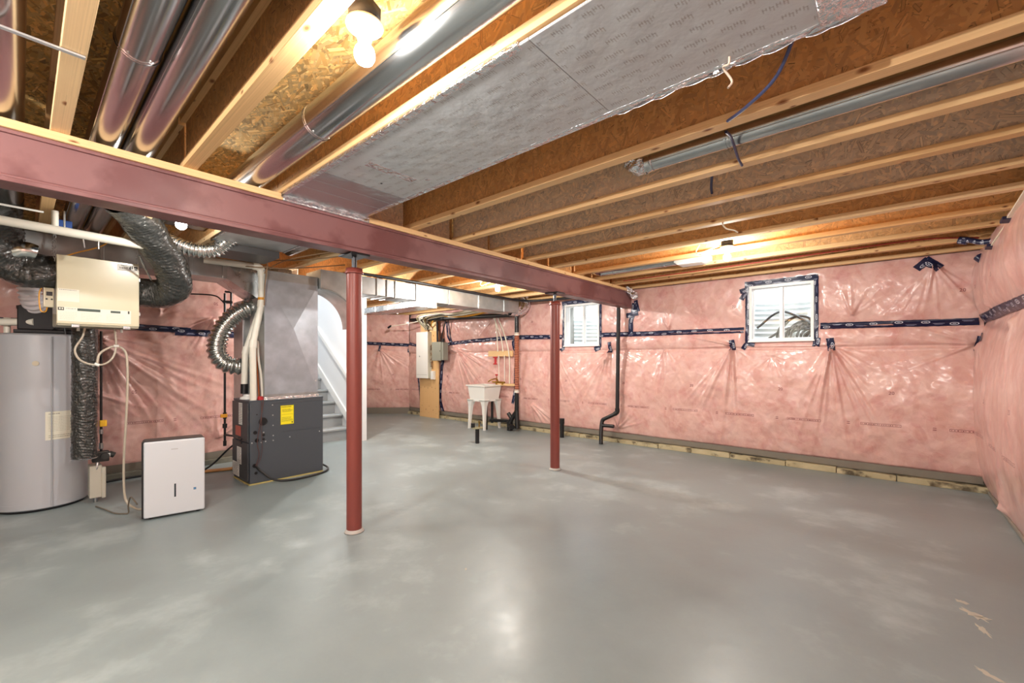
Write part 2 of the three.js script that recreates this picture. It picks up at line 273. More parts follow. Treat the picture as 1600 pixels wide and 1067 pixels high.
// a strip of tape lying on a blanket, through the given points (s, y), slightly crumpled
function strip(pts, width, place, off, lift = 0.006, seed = 1) {
  const R = rng(seed), pos = [], uv = [], idx = [], P2 = []; let L = 0;
  for (let k = 0; k < pts.length - 1; k++) { const [a, b] = pts[k], [c, d] = pts[k + 1], l = Math.hypot(c - a, d - b), n = Math.max(2, Math.ceil(l / 0.025)); for (let i = k ? 1 : 0; i <= n; i++) P2.push([a + (c - a) * i / n, b + (d - b) * i / n]); }
  const w2 = width / 2;
  for (let i = 0; i < P2.length; i++) {
    const p = P2[Math.max(0, i - 1)], q = P2[Math.min(P2.length - 1, i + 1)], l = Math.hypot(q[0] - p[0], q[1] - p[1]) || 1, nx = -(q[1] - p[1]) / l, ny = (q[0] - p[0]) / l; if (i) L += Math.hypot(P2[i][0] - P2[i - 1][0], P2[i][1] - P2[i - 1][1]);
    for (let j = 0; j <= 4; j++) { const t = (j / 2 - 1) * (w2 + (R() - 0.5) * 0.004), s = P2[i][0] + nx * t, y = P2[i][1] + ny * t; pos.push(...place(s, y, off(s, y) + lift + (R() - 0.5) * 0.002)); uv.push(L, j / 4); }
  }
  for (let i = 0; i < P2.length - 1; i++) for (let j = 0; j < 4; j++) { const a = i * 5 + j, b = a + 5; idx.push(a, b, a + 1, b, b + 1, a + 1); }
  const g = new THREE.BufferGeometry(); g.setAttribute('position', new THREE.Float32BufferAttribute(pos, 3)); g.setAttribute('uv', new THREE.Float32BufferAttribute(uv, 2)); g.setIndex(idx); g.computeVertexNormals(); return g;
}
const batt = (name, label, mesh) => { const m = solo(name, label, 'insulation', mesh, M.pink); m.userData.kind = 'thing'; return m; };
{ // back wall
  const fan = fanFolds([[-0.48, 1.40, 1.5, 0.017, -1.6, 0.42, 22], [-1.48, 1.41, 1.5, 0.017, -1.95, 0.40, 22], [-0.48, 1.42, 0.6, 0.009, -1.57, 1.5, 26], [-1.48, 1.43, 0.75, 0.010, 3.0, 0.5, 18], [-1.48, 1.42, 0.4, 0.008, -1.2, 1.2, 14], [-3.19, 1.41, 1.4, 0.014, -1.95, 0.45, 20], [-3.1, 1.42, 0.8, 0.009, 0.0, 0.7, 16], [-2.35, 1.42, 0.9, 0.007, -1.57, 0.8, 12], [0.62, 1.40, 0.8, 0.008, -2.9, 0.6, 20], [-4.25, 1.45, 1.2, 0.013, -1.25, 0.5, 20], [-6.75, 1.5, 1.6, 0.018, -0.65, 0.45, 26], [-5.4, 2.2, 0.9, 0.017, -2.3, 0.35, 30], [-0.3, 1.72, 0.45, 0.010, 1.5, 0.6, 18], [0.33, 2.2, 0.75, 0.013, -1.5, 0.5, 24], [-2.3, 1.66, 0.5, 0.009, 1.5, 0.6, 18], [-3.2, 1.3, 0.5, 0.012, -2.3, 0.6, 18], [-3.05, 0.22, 0.6, 0.011, 1.2, 0.9, 20], [-4.7, 0.5, 0.8, 0.014, -0.9, 0.5, 20], [-1.05, 1.30, 0.35, -0.012, -1.57, 1.2, 16]], 71);
  const off = (s, y) => {
    let d = 0.035 + (y < 1.4 ? 0.10 * puff((y - 0.10) / 1.33) : y < 1.62 ? 0.03 + 0.05 * puff((y - 1.4) / 0.22) : 0.06 * puff((y - 1.6) / 0.72));
    d += (samp(NB, s / 3.1, y / 3.1) - 0.5) * 0.05 + (samp(NC, s / 2.3, y / 2.3) - 0.5) * 0.005 + fan(s, y) + 0.007 * Math.exp(-(((y - 1.36) / 0.007) ** 2));
    for (const w of [W1, W2]) { const dx = Math.max(w[0] - s, s - w[1], 0), dy = Math.max(w[2] - y, y - w[3], 0), q = Math.hypot(dx, dy); d += (0.055 - d) * Math.exp(-q * q / 0.004); }
    if (y < 0.16) d -= 0.04 * (0.16 - y) / 0.05; return d;
  };
  const place = (s, y, d) => [s, y, ZB + d];
  const bk = batt('insulation_blanket', 'long pink insulation blanket under clear plastic around both windows', sheet(-8.34, XR - 0.07, 0.125, 2.285, 0.0105, place, off, [W1.map((v, i) => v + [0.005, -0.005, 0.005, -0.005][i]), W2], false, 2.64 - 0.2));
  let sd = 1; const tp = (pts, w = 0.07) => part(bk, 'tape_strip', strip(pts, w, place, off, 0.007, sd++), M.tape);
  tp([[-3.42, 1.635], [-2.62, 1.625], [-1.36, 1.62]]); tp([[-0.58, 1.63], [0.64, 1.61]], 0.07); tp([[-7.0, 1.585], [-6.2, 1.625], [-5.1, 1.66], [-4.1, 1.63]], 0.075); tp([[-8.45, 1.63], [-7.9, 1.56]], 0.06);
  for (const w of [W1, W2]) {                                      // around the windows, edge over edge
    tp([[w[0] - 0.05, w[3] + 0.026], [w[1] + 0.04, w[3] + 0.028]], 0.075); tp([[w[0] - 0.018, w[3] + 0.02], [w[0] - 0.018, w[2] - 0.03]], 0.05); tp([[w[1] + 0.02, w[3] + 0.04], [w[1] + 0.018, w[2] - 0.03]], 0.05);
  }
  tp([[-1.40, 2.10], [-1.30, 2.13]], 0.06); tp([[-1.385, 2.0], [-1.33, 2.10]], 0.055); tp([[-1.37, 1.38], [-1.33, 1.45], [-1.24, 1.43]], 0.05); tp([[-0.62, 1.40], [-0.61, 1.50]], 0.07);
  tp([[-1.475, 1.37], [-1.49, 1.50]], 0.06); tp([[-0.475, 1.35], [-0.49, 1.49]], 0.07); tp([[-3.19, 1.36], [-3.20, 1.52]], 0.055); tp([[-3.48, 1.41], [-3.38, 1.45]], 0.08); tp([[-4.12, 1.40], [-4.05, 1.45]], 0.05); tp([[-4.28, 1.46], [-4.24, 1.55]], 0.05); tp([[0.63, 1.33], [0.65, 1.47]], 0.05);
  tp([[0.21, 2.16], [0.30, 2.25]], 0.07); tp([[0.27, 2.25], [0.38, 2.14]], 0.085); tp([[-2.80, 2.08], [-2.82, 1.92], [-2.86, 1.82], [-2.87, 1.64]], 0.07); tp([[-2.78, 2.12], [-2.74, 1.95]], 0.06); tp([[-2.93, 1.90], [-2.74, 1.93]], 0.07);
  tp([[-7.02, 2.05], [-7.0, 1.75], [-6.92, 1.60]], 0.05); tp([[-7.12, 1.24], [-7.15, 0.8], [-7.22, 0.4], [-7.15, 0.13]], 0.09); tp([[-5.16, 1.68], [-5.11, 1.45], [-5.07, 1.2], [-5.08, 0.7], [-5.15, 0.45]], 0.06); tp([[-7.87, 1.95], [-7.88, 1.3], [-7.95, 0.85], [-7.9, 0.5], [-7.86, 0.15]], 0.05); tp([[-6.98, 2.2], [-6.9, 1.62]], 0.03);
  // the grey lower edge of the plastic, tucked behind the bottom boards
  part(bk, 'plastic_hem', sheet(-8.34, XR - 0.07, 0.075, 0.15, 0.02, (s, y, d) => [s, y, ZB + d], (s, y) => 0.06 + (samp(NB, s / 2, 0.3) - 0.5) * 0.03 + (y - 0.075) * 0.3), M.polyTrim, 'grey lower hem of the plastic sheet');
  const foot = structGroup('trim_3', 'stained yellowish boards along the foot of the back wall', 'footing'); const R = rng(88);
  for (let x = XR - 0.02; x > -8.4;) { const l = 0.45 + R() * 0.25; part(foot, 'board', box(x - l + 0.006, x, 0, 0.044 + R() * 0.022, ZB, -5.925 + R() * 0.012, 0.004, 'x', R() * 3, R()), M.stained); x -= l; }
}
{ // right wall: bulging nearly from floor to joists
  const fan = fanFolds([[-4.6, 1.58, 1.3, 0.007, -1.57, 0.5, 16], [-5.3, 1.66, 0.6, 0.008, 1.57, 0.5, 14], [-3.6, 1.6, 1.2, 0.007, -1.57, 0.6, 14], [-5.75, 1.42, 0.7, 0.007], [-4.9, 0.06, 0.6, 0.012, 1.57, 0.4, 14]], 72);
  const off = (s, y) => 0.02 + (y < 1.6 ? 0.125 * puff((y - 0.03) / 1.62, 0.6) : 0.03 + 0.10 * puff((y - 1.6) / 0.75, 0.7)) + (samp(NB, s / 2.9 + 0.3, y / 2.9) - 0.5) * 0.035 + (samp(NC, s / 2.3, y / 2.3) - 0.5) * 0.005 + fan(s, y);
  const place = (s, y, d) => [XR - d, y, s];
  const rt = batt('insulation_blanket', 'bulging pink insulation blanket along the wall at the right edge', sheet(-5.93, ZF - 0.03, 0.02, 2.30, 0.02, place, off, [], true, 0.7));
  part(rt, 'tape_strip', strip([[-5.9, 1.63], [-4.9, 1.64], [-4.2, 1.63], [-2, 1.62]], 0.075, place, off, 0.008, 41), M.tape);
  part(rt, 'tape_strip', strip([[-5.85, 1.36], [-5.84, 1.5]], 0.05, place, off, 0.008, 42), M.tape);
  part(rt, 'plastic_hem', box(XR - 0.05, XR - 0.005, 0, 0.035, -5.9, ZF - 0.05, 0.01, 'z'), M.polyTrim, 'dark lower hem of the plastic sheet');
}
{ // left wall behind heater and furnace
  const fan = fanFolds([[-0.50, 1.45, 1.5, 0.022, -2.3, 0.38, 34], [-0.50, 1.5, 1.0, 0.016, -2.9, 0.5, 20], [-0.4, 0.95, 0.8, 0.012, -2.4, 0.4, 14], [-1.5, 1.75, 0.7, 0.014, -1.57], [-1.0, 1.72, 0.35, 0.022, 1.5, 1.0], [-1.55, 0.3, 0.7, 0.014, 1.8, 0.7]], 73);
  const off = (s, y) => 0.03 + (y < 1.58 ? 0.07 * puff((y - 0.1) / 1.5) : 0.02 + 0.06 * puff((y - 1.58) / 0.75)) + (samp(NB, s / 2.7 + 0.7, y / 2.7) - 0.5) * 0.05 + (samp(NC, s / 2.3, y / 2.3) - 0.5) * 0.005 + fan(s, y);
  const place = (s, y, d) => [XL + d, y, s];
  const lf = batt('insulation_blanket', 'pink insulation blanket behind the grey water heater and the furnace', sheet(-2.44, ZF - 0.04, 0.12, 2.29, 0.014, place, off, [], false, 1.26));
  part(lf, 'tape_strip', strip([[0.9, 1.61], [-0.85, 1.60], [-1.3, 1.585]], 0.065, place, off, 0.007, 51), M.tape); part(lf, 'tape_strip', strip([[-1.15, 1.565], [-1.85, 1.56], [-2.4, 1.57]], 0.075, place, off, 0.010, 52), M.tape);
  part(lf, 'plastic_hem', sheet(-2.44, ZF - 0.04, 0.06, 0.15, 0.03, place, (s, y) => 0.05 + (y - 0.06) * 0.4 + (samp(NB, s / 2, 0.6) - 0.5) * 0.03), M.polyTrim, 'grey lower hem of the plastic sheet');
  const foot = structGroup('trim_4', 'dusty grey boards along the foot of the left wall', 'footing'); const R = rng(89), gm = S({ map: M.concrete.map, color: 0xc0c0b8, roughness: 0.9 });
  for (let z = ZF - 0.02; z > -2.4;) { const l = Math.min(0.7 + R() * 0.3, z + 2.44); part(foot, 'board', box(XL, XL + 0.10, 0, 0.06, z - l + 0.006, z, 0.006, 'z', R()), gm); z -= l; }
}
{ // far corner beyond the stairs: one blanket drawn across the corner
  const A = [-9.45, -4.97], B = [-8.36, -6.0], dx = (B[0] - A[0]), dz = (B[1] - A[1]), L = Math.hypot(dx, dz), nx = -dz / L, nz = dx / L;
  const fan = fanFolds([[0.78, 1.5, 1.1, 0.020]], 74);
  const off = (s, y) => 0.02 + (y < 1.58 ? 0.09 * puff((y - 0.1) / 1.5) : 0.02 + 0.06 * puff((y - 1.58) / 0.75)) + (samp(NB, s / 2.7 + 0.2, y / 2.7) - 0.5) * 0.05 + fan(s, y);
  const place = (s, y, d) => [A[0] + dx * s / L + nx * d, y, A[1] + dz * s / L + nz * d];
  const dg = batt('insulation_blanket', 'pink insulation blanket drawn across the far corner beyond the stairs', sheet(-0.6, L - 0.04, 0.125, 2.29, 0.018, place, off, [], false, 0.4));
  part(dg, 'plastic_hem', sheet(-0.6, L - 0.04, 0.0, 0.15, 0.03, place, (s, y) => 0.03 + y * 0.3), M.polyTrim, 'grey lower hem of the plastic sheet'); part(dg, 'tape_strip', strip([[-0.58, 1.66], [0.5, 1.63], [L, 1.585]], 0.07, place, off, 0.008, 61), M.tape); part(dg, 'tape_strip', strip([[0.78, 1.44], [0.785, 1.58]], 0.05, place, off, 0.009, 62), M.tape); part(dg, 'tape_strip', strip([[L - 0.06, 1.42], [L - 0.05, 1.54]], 0.04, place, off, 0.009, 63), M.tape);
}
// ---------------------------------------------------------------- windows, wells, outdoors
for (const [k, w] of [[1, W1], [2, W2]]) {
  const o = structGroup('window_' + k, k === 1 ? 'small two-pane white window in the back wall, right of the pair' : 'small two-pane white window between the beam and the second post', 'window');
  const [a, b, c, d] = w, f = 0.03, z0 = ZB - 0.06, z1 = ZB + 0.075;
  part(o, 'frame', extrude(hole(w), z1 - z0, [[[a + f, c + f], [b - f, c + f], [b - f, d - f], [a + f, d - f]]]).translate(0, 0, z0), M.vinyl);
  const m = (a + b) / 2 + 0.005;
  part(o, 'mullion', box(m - 0.016, m + 0.016, c + f, d - f, z0 + 0.01, z1 - 0.055, 0.004), M.vinyl);
  for (const [p, q] of [[a + f, m - 0.016], [m + 0.016, b - f]]) {
    part(o, 'sash', extrude([[p, c + f], [q, c + f], [q, d - f], [p, d - f]], 0.03, [[[p + 0.009, c + f + 0.009], [q - 0.009, c + f + 0.009], [q - 0.009, d - f - 0.009], [p + 0.009, d - f - 0.009]]]).translate(0, 0, z0 + 0.02), M.vinyl);
    part(o, 'pane', box(p + 0.01, q - 0.01, c + f + 0.01, d - f - 0.01, z0 + 0.03, z0 + 0.034), M.glass);
  }
  part(o, 'sill', box(a - 0.01, b + 0.01, c - 0.012, c + 0.006, ZB + 0.05, ZB + 0.10, 0.004), M.vinyl);
  const xm = (a + b) / 2, R0 = 0.62, pos = [], idx = [], top = 2.07, bot = 1.05, nv = 150, na = 40;   // corrugated half-round well
  for (let j = 0; j <= nv; j++) { const y = bot + (top - bot) * j / nv, r = R0 + 0.014 * Math.sin(y * 2 * Math.PI / 0.068); for (let i = 0; i <= na; i++) { const t = Math.PI * i / na; pos.push(xm + Math.cos(t) * r * 1.02, y, ZB - 0.22 - Math.sin(t) * r * 1.15); } }
  for (let j = 0; j < nv; j++) for (let i = 0; i < na; i++) { const p = j * (na + 1) + i; idx.push(p, p + 1, p + na + 1, p + 1, p + na + 2, p + na + 1); }
  const g = new THREE.BufferGeometry(); g.setAttribute('position', new THREE.Float32BufferAttribute(pos, 3)); g.setIndex(idx); g.computeVertexNormals(); g.setAttribute('uv', new THREE.Float32BufferAttribute(new Float32Array(pos.length / 3 * 2), 2));
  const well = structGroup('window_well_' + k, k === 1 ? 'corrugated metal well outside the right window' : 'corrugated metal well outside the left window', 'window well');
  part(well, 'corrugated_liner', g, S({ color: 0xe6e9e6, metalness: 0.1, roughness: 0.45 })); part(well, 'gravel_bed', box(a - 0.35, b + 0.35, bot - 0.06, bot, ZB - 1.0, ZB - 0.22), M.concrete);
}
{ // yard around the wells, board fence beyond
  const notch = (w) => { const xm = (w[0] + w[1]) / 2, o = []; for (let i = 0; i <= 24; i++) { const t = Math.PI * (1 - i / 24); o.push([xm + Math.cos(t) * 0.66, -ZB + 0.22 + Math.sin(t) * 0.74]); } return o; };
  const g = extrude([[-16, -ZB + 0.22], ...notch(W2), ...notch(W1), [8, -ZB + 0.22], [8, 14], [-16, 14]], 0.9); g.rotateX(-Math.PI / 2); g.translate(0, 1.08, 0);
  struct('ground', g, S({ color: 0x6f6f60, roughness: 0.95 }), 'bare ground outside around the window wells', 'ground');
  const fe = thing('fence', 'white fence of upright boards seen through the right window', 'fence', [0, 1.98, -8.4]);
  for (let i = 0; i < 26; i++) part(fe, 'board', box(-4.6 + i * 0.205, -4.6 + i * 0.205 + 0.197, 0, 1.9, 0, 0.02, 0.004), M.white);
  part(fe, 'rail', [box(-4.6, 0.75, 0.3, 0.39, -0.045, -0.003), box(-4.6, 0.75, 1.45, 1.54, -0.045, -0.003)], M.white);
}
{ // black tubing left in the right well
  const o = thing('hose_coil', 'loops of black tubing lying in the window well', 'hose', [-0.72, 1.10, -6.62]), R = rng(33);
  for (let k = 0; k < 9; k++) { const pts = [], r = 0.10 + 0.02 * k, tl = 0.4 + R() * 1.0; for (let i = 0; i < 14; i++) { const t = i / 13 * 5.6 + k; pts.push([Math.cos(t) * r * 0.9 - 0.02 * k, 0.42 + Math.sin(t) * r * tl, Math.sin(t * 0.7) * 0.05 + (R() - 0.5) * 0.04]); } part(o, 'loop', tube(pts, 0.015, 60, 7), M.black); }
  for (const [x0, y0, xm, ym, x1, y1] of [[-0.62, 0.58, -0.35, 0.79, 0.02, 0.58], [-0.58, 0.36, -0.3, 0.56, 0.0, 0.54], [-0.42, 0.30, -0.25, 0.5, 0.05, 0.6], [0.0, 0.45, 0.05, 0.72, 0.22, 0.93], [0.02, 0.45, 0.1, 0.7, 0.25, 0.9], [-0.12, 0.36, 0.02, 0.62, 0.16, 0.88], [0.06, 0.64, 0.2, 0.6, 0.3, 0.42], [-0.14, 0.25, -0.04, 0.4, 0.0, 0.6]]) part(o, 'loop', tube([[x0, y0, 0.05], [xm, ym, -0.05], [x1, y1, 0.03]], 0.016, 30, 7), M.black);
  part(o, 'base_tangle', tube(Array.from({ length: 60 }, (_, i) => [Math.cos(i * 1.3) * (0.05 + 0.09 * R()) + 0.03, (i % 20) / 20 * 0.5, Math.sin(i * 1.3) * 0.12]), 0.016, 400, 6), M.black);
}

// ---------------------------------------------------------------- beam, posts, joists
const BX = -2.9;
{ const o = thing('steel_beam', 'red-brown painted steel beam running to the back wall', 'beam', [BX, 0, 0]), z0 = -5.93, z1 = ZF;
  part(o, 'bottom_flange', box(-0.072, 0.072, 2.012, 2.034, z0, z1, 0.004, 'z'), M.redSteel); part(o, 'top_flange', box(-0.066, 0.066, 2.222, 2.240, z0, z1, 0.004, 'z'), M.redSteel);
  part(o, 'web', [box(-0.012, 0.052, 2.03, 2.226, z0, z1, 0, 'z'), aim(flat(new THREE.CylinderGeometry(0.012, 0.012, z1 - z0, 10)), [0, 0, 1], [0.052, 2.038, (z0 + z1) / 2])], M.redSteel);
  const pl = solo('sill_plate', 'wooden plate lying along the top of the steel beam', 'plate', box(BX - 0.07, BX + 0.078, 2.2405, 2.279, -5.9, ZF, 0.003, 'z', 0.3), M.lumber[0]);
  part(pl, 'foil_wrap', box(BX + 0.055, BX + 0.084, 2.236, 2.285, -1.66, -1.07, 0.008, 'z'), M.foil);
}
for (const [k, x, z, r, lab] of [[0, -2.928, -1.60, 0.0535, 'nearer red steel post with a screw jack on top'], [1, -2.86, -4.01, 0.0535, 'farther red steel post near the back wall']]) {
  const o = thing('support_post', lab, 'post', [x, 0, z], 'red steel posts under the beam');
  part(o, 'post', lathe([[0, 0.012], [r, 0.012], [r, 1.885], [0, 1.885]], [0, 0, 0], 40), M.redPost);
  part(o, 'cap_plate', [lathe([[0, 1.872], [r + 0.009, 1.872], [r + 0.012, 1.876], [r + 0.012, 1.884], [r + 0.006, 1.888], [r + 0.004, 1.912], [0, 1.914]], [0, 0, 0], 32), rod([-r - 0.022, 1.884, 0.02], [-r, 1.884, 0.012], 0.006, 10)], M.redPost);
  part(o, 'jack_screw', [rod([0, 1.905, 0], [0, 2.0, 0], 0.016, 16), ...Array.from({ length: 9 }, (_, i) => rod([0, 1.915 + i * 0.009, 0], [0, 1.919 + i * 0.009, 0], 0.0185, 14))], M.jack);
  part(o, 'bearing_plate', box(-0.09, 0.09, 2.0, 2.012, -0.075, 0.075, 0.002), M.jack);
  part(o, 'foot_collar', lathe([[r, 0.024], [r + 0.006, 0.018], [r + 0.013, 0.006], [r + 0.016, 0.0005], [r - 0.002, 0.0005]], [0, 0, 0], 32), S({ color: 0xb9b4ae, roughness: 0.7 }), 'pale caulk ring at the foot');
}
const JZ = (k) => (k >= 12 ? -5.865 : -0.118 - 0.482 * k), JB = 2.28, JT = YC, ordinal = ['first', 'second', 'third', 'fourth', 'fifth', 'sixth', 'seventh', 'eighth', 'ninth', 'tenth', 'eleventh', 'twelfth', 'thirteenth', 'fourteenth', 'fifteenth', 'sixteenth'];
{ const R = rng(202);
  for (let k = 12; k >= -3; k--) for (const side of [0, 1]) {
    const z = JZ(k), x0 = side ? (z < -3.42 ? XF + 0.05 : XL + 0.02) : BX + (k % 2 ? 0.01 : -0.02), x1 = side ? BX - 0.03 : XR - 0.03;
    if (side && z > 1.0) continue;
    const o = thing('floor_joist', `${ordinal[12 - k]} wooden I-joist from the window wall, ${side ? 'beyond' : 'on the near side of'} the steel beam`, 'joist', [0, 0, z], side ? 'I-joists beyond the beam' : 'I-joists on the near side of the beam');
    const lum = M.lumber[(R() * 3) | 0], du = R() * 4, dv = R(), w = 0.0315;
    const web = M.web[!side && (k === 6 || k === 7 || k === 5) ? 1 : 0];
    part(o, 'bottom_flange', box(x0, x1, JB, JB + 0.038, -w, w, 0.0025, 'x', du, dv), lum); part(o, 'top_flange', box(x0, x1, JT - 0.038, JT, -w, w, 0, 'x', du + 1, dv), lum);
    part(o, 'web', box(x0, x1, JB + 0.037, JT - 0.037, -0.005, 0.005, 0, 'x', du, dv), web);
  } }
{ // blocking over the beam in the bays without pipes
  for (const k of [3, 4, 5, 6, 7, 8, 9, 10, 11]) { const a = JZ(k) - 0.034, b = JZ(k + 1) + 0.034; solo('blocking_panel', `strand board blocking over the steel beam, ${ordinal[11 - k]} bay from the window wall`, 'blocking', box(BX - 0.045, BX - 0.017, JB + 0.001, JT - 0.001, b, a, 0, 'z', k * 0.37), M.web[k < 6 ? 1 : 0], 'blocking panels over the beam'); }
  for (const [k, dz] of [[4, -1], [5, -1]]) solo('squash_block', `short wooden block beside the ${ordinal[12 - k]} joist from the window wall, over the beam`, 'block', box(BX + 0.03, BX + 0.12, JB + 0.001, JT - 0.002, JZ(k) + dz * 0.012, JZ(k) + dz * 0.05, 0.002, 'y'), S({ map: lumberC, color: 0xcfc6b4, roughness: 0.75 }), 'blocks beside the joists');
}
// ---------------------------------------------------------------- round ducts between the joists
function roundDuct(label, x0, x1, y, z, r, seams, y1 = y) {
  const o = thing('round_duct', label, 'duct', [0, 0, 0], 'round sheet metal ducts between the joists');
  part(o, 'pipe', rod([x0, y, z], [x1, y1, z], r, 40, r, true), M.pipe);
  part(o, 'lock_seam', rod([x0, y - r * 0.55, z + r * 0.836], [x1, y1 - r * 0.55, z + r * 0.836], 0.0025, 6), M.pipe);
  for (const s of seams) { const yy = y + (y1 - y) * (s - x0) / (x1 - x0); part(o, 'bead', [rod([s - 0.004, yy, z], [s + 0.004, yy, z], r + 0.004, 40), rod([s + 0.012, yy, z], [s + 0.018, yy, z], r + 0.0025, 40)], M.pipe); for (const a of [2.6, 3.6]) part(o, 'screw', disc([s + 0.03, yy + Math.cos(a) * r, z + Math.sin(a) * r], [0, Math.cos(a), Math.sin(a)], 0.005, 0.006, 8), M.screw); }
  return o;
}
roundDuct('wide round metal duct at the upper left edge, left of the pale joist', -5.06, 0.2, 2.365, 0.065, 0.078, [-1.35]);
roundDuct('left one of the two round metal ducts lying side by side', -5.06, XR - 0.13, 2.352, -0.272, 0.063, [-1.98, -0.2]);
roundDuct('right one of the two round metal ducts lying side by side', -5.06, XR - 0.13, 2.352, -0.404, 0.063, [-0.1]);
roundDuct('round metal duct between the bulb and the foil-faced panel', -3.5, XR - 0.13, 2.366, -0.925, 0.077, [-2.02, 0.3]);
{ const o = roundDuct('narrow round metal duct ending in a taped elbow above the floor', -1.02, XR - 0.13, 2.385, -2.37, 0.058, [-0.62, 0.5]);
  part(o, 'elbow', sleeve([[-1.0, 2.385, -2.37], [-1.07, 2.385, -2.37], [-1.115, 2.41, -2.37], [-1.13, 2.47, -2.37], [-1.13, 2.575, -2.37]], (s) => 0.059 + 0.003 * (Math.sin(s * 190) > 0.6 ? 1 : 0), 60, 24), M.pipe);
  part(o, 'foil_tape', sleeve([[-1.04, 2.386, -2.37], [-1.09, 2.39, -2.37], [-1.125, 2.43, -2.37]], (s, a) => 0.064 + 0.004 * Math.sin(a * 5 + s * 160), 16, 24), M.foil); }
{ const o = roundDuct('thin pale metal duct below the bulb near the back wall', -2.66, -1.72, 2.335, -4.72, 0.052, [-2.5, -1.9]);
  part(o, 'boot', [extrude([[-1.74, 2.30], [-1.70, 2.27], [-1.46, 2.268], [-1.40, 2.29], [-1.40, 2.335], [-1.72, 2.375]], 0.16, [], 0.004).translate(0, 0, -4.80)], S({ color: 0xd9d9d2, roughness: 0.4, metalness: 0.3 }), 'white duct boot');
  part(o, 'elbow', rod([-2.66, 2.335, -4.72], [-2.78, 2.37, -4.72], 0.053, 24), M.pipe); }
// foil-faced panel closing one joist bay
{ const prn = canvasTex(1024, 512, (c, w, h) => { c.fillStyle = '#c3c8cc'; c.fillRect(0, 0, w, h); c.fillStyle = 'rgba(128,120,120,.34)'; c.font = 'bold 26px sans-serif'; const R = rng(9); for (let r = 0; r < 8; r++) for (let k = 0; k < 9; k++) { const x = 20 + k * 114 + (r % 2) * 40, y = 44 + r * 62; for (let q = 0; q < 4; q++) { const gx = x + q * 18; c.fillRect(gx, y - 18, 4, 20); c.fillRect(gx + 9, y - (q % 2 ? 12 : 18), 4, q % 2 ? 20 : 14); c.fillRect(gx, y - 12, 12, 4); } } }, 1 / 1.0, 1 / 0.52);
  const cr = dataTex(512, (i) => { const v = clamp(N512[i] * 255); return [v, v, v]; }, 1.4, false);
  const face = S({ map: prn, metalness: 0.25, roughness: 0.32, bumpMap: cr, bumpScale: 0.006 }), plainFace = S({ color: 0xbcc0c4, metalness: 0.75, roughness: 0.24, bumpMap: cr, bumpScale: 0.004 });
  const o = thing('foil_duct_panel', 'wide foil-faced printed panel closing a joist bay', 'duct panel', [0, 0, 0]), z0 = -1.618, z1 = -1.062, xs = [-2.80, -2.58, -2.44, -2.30, -0.86, 0.0];
  for (let i = 0; i < 5; i++) part(o, 'panel', box(xs[i] + 0.0003, xs[i + 1] - 0.0003, JB - 0.014, JB - 0.004 + (i % 2) * 0.001, z0, z1, 0.003, 'x', i * 0.13, 0.62), i < 3 ? plainFace : face);
  part(o, 'foil_edge', [box(-2.8, 0.0, JB - 0.018, JB + 0.012, z0 - 0.006, z0 + 0.028, 0.006, 'x')], M.foil, 'crinkled foil edge'); part(o, 'foil_edge', [box(-2.8, -0.9, JB - 0.017, JB + 0.004, z1 - 0.022, z1 + 0.006, 0.006, 'x')], M.foil);
  const R = rng(44); for (let k = 0; k < 9; k++) { const x = -0.1 - k * 0.09 - R() * 0.05; part(o, 'foil_scrap', tube([[x, JB - 0.016, z0 - 0.004], [x + 0.03, JB - 0.019 - R() * 0.004, z0 - 0.006], [x + 0.08, JB - 0.015, z0 - 0.004]], 0.0035, 10, 6), M.foil); }
  part(o, 'foil_tape', [box(-2.055, -2.0, JB - 0.0165, JB - 0.0135, -1.47, -1.18, 0.001)], M.foil, 'strip of foil tape'); part(o, 'foil_tape', box(-1.97, -1.94, JB - 0.016, JB - 0.013, -1.53, -1.50, 0.001), M.foil);
  part(o, 'foil_end', sleeve(Array.from({ length: 12 }, (_, i) => [-2.795 - (i % 2) * 0.012, JB - 0.012 + R() * 0.01, -1.06 - i * 0.051]), (s, a) => 0.020 + 0.006 * Math.sin(s * 60 + a * 3), 60, 12), M.foil, 'crumpled foil end at the beam');
  part(o, 'nail_hole', disc([-2.2, JB - 0.0146, -1.37], [0, 1, 0], 0.006, 0.002), M.black);
  part(o, 'foil_cap', box(-0.16, 0.02, JB - 0.02, JB + 0.03, -1.61, -1.42, 0.01), M.foil);
  part(o, 'hanging_strip', tube([[-0.40, JB - 0.016, -1.56], [-0.405, JB - 0.035, -1.57], [-0.43, JB - 0.02, -1.60], [-0.41, JB - 0.06, -1.63], [-0.42, JB - 0.085, -1.62]], 0.004, 24, 6), S({ color: 0xd8c6b4, roughness: 0.5 })); }
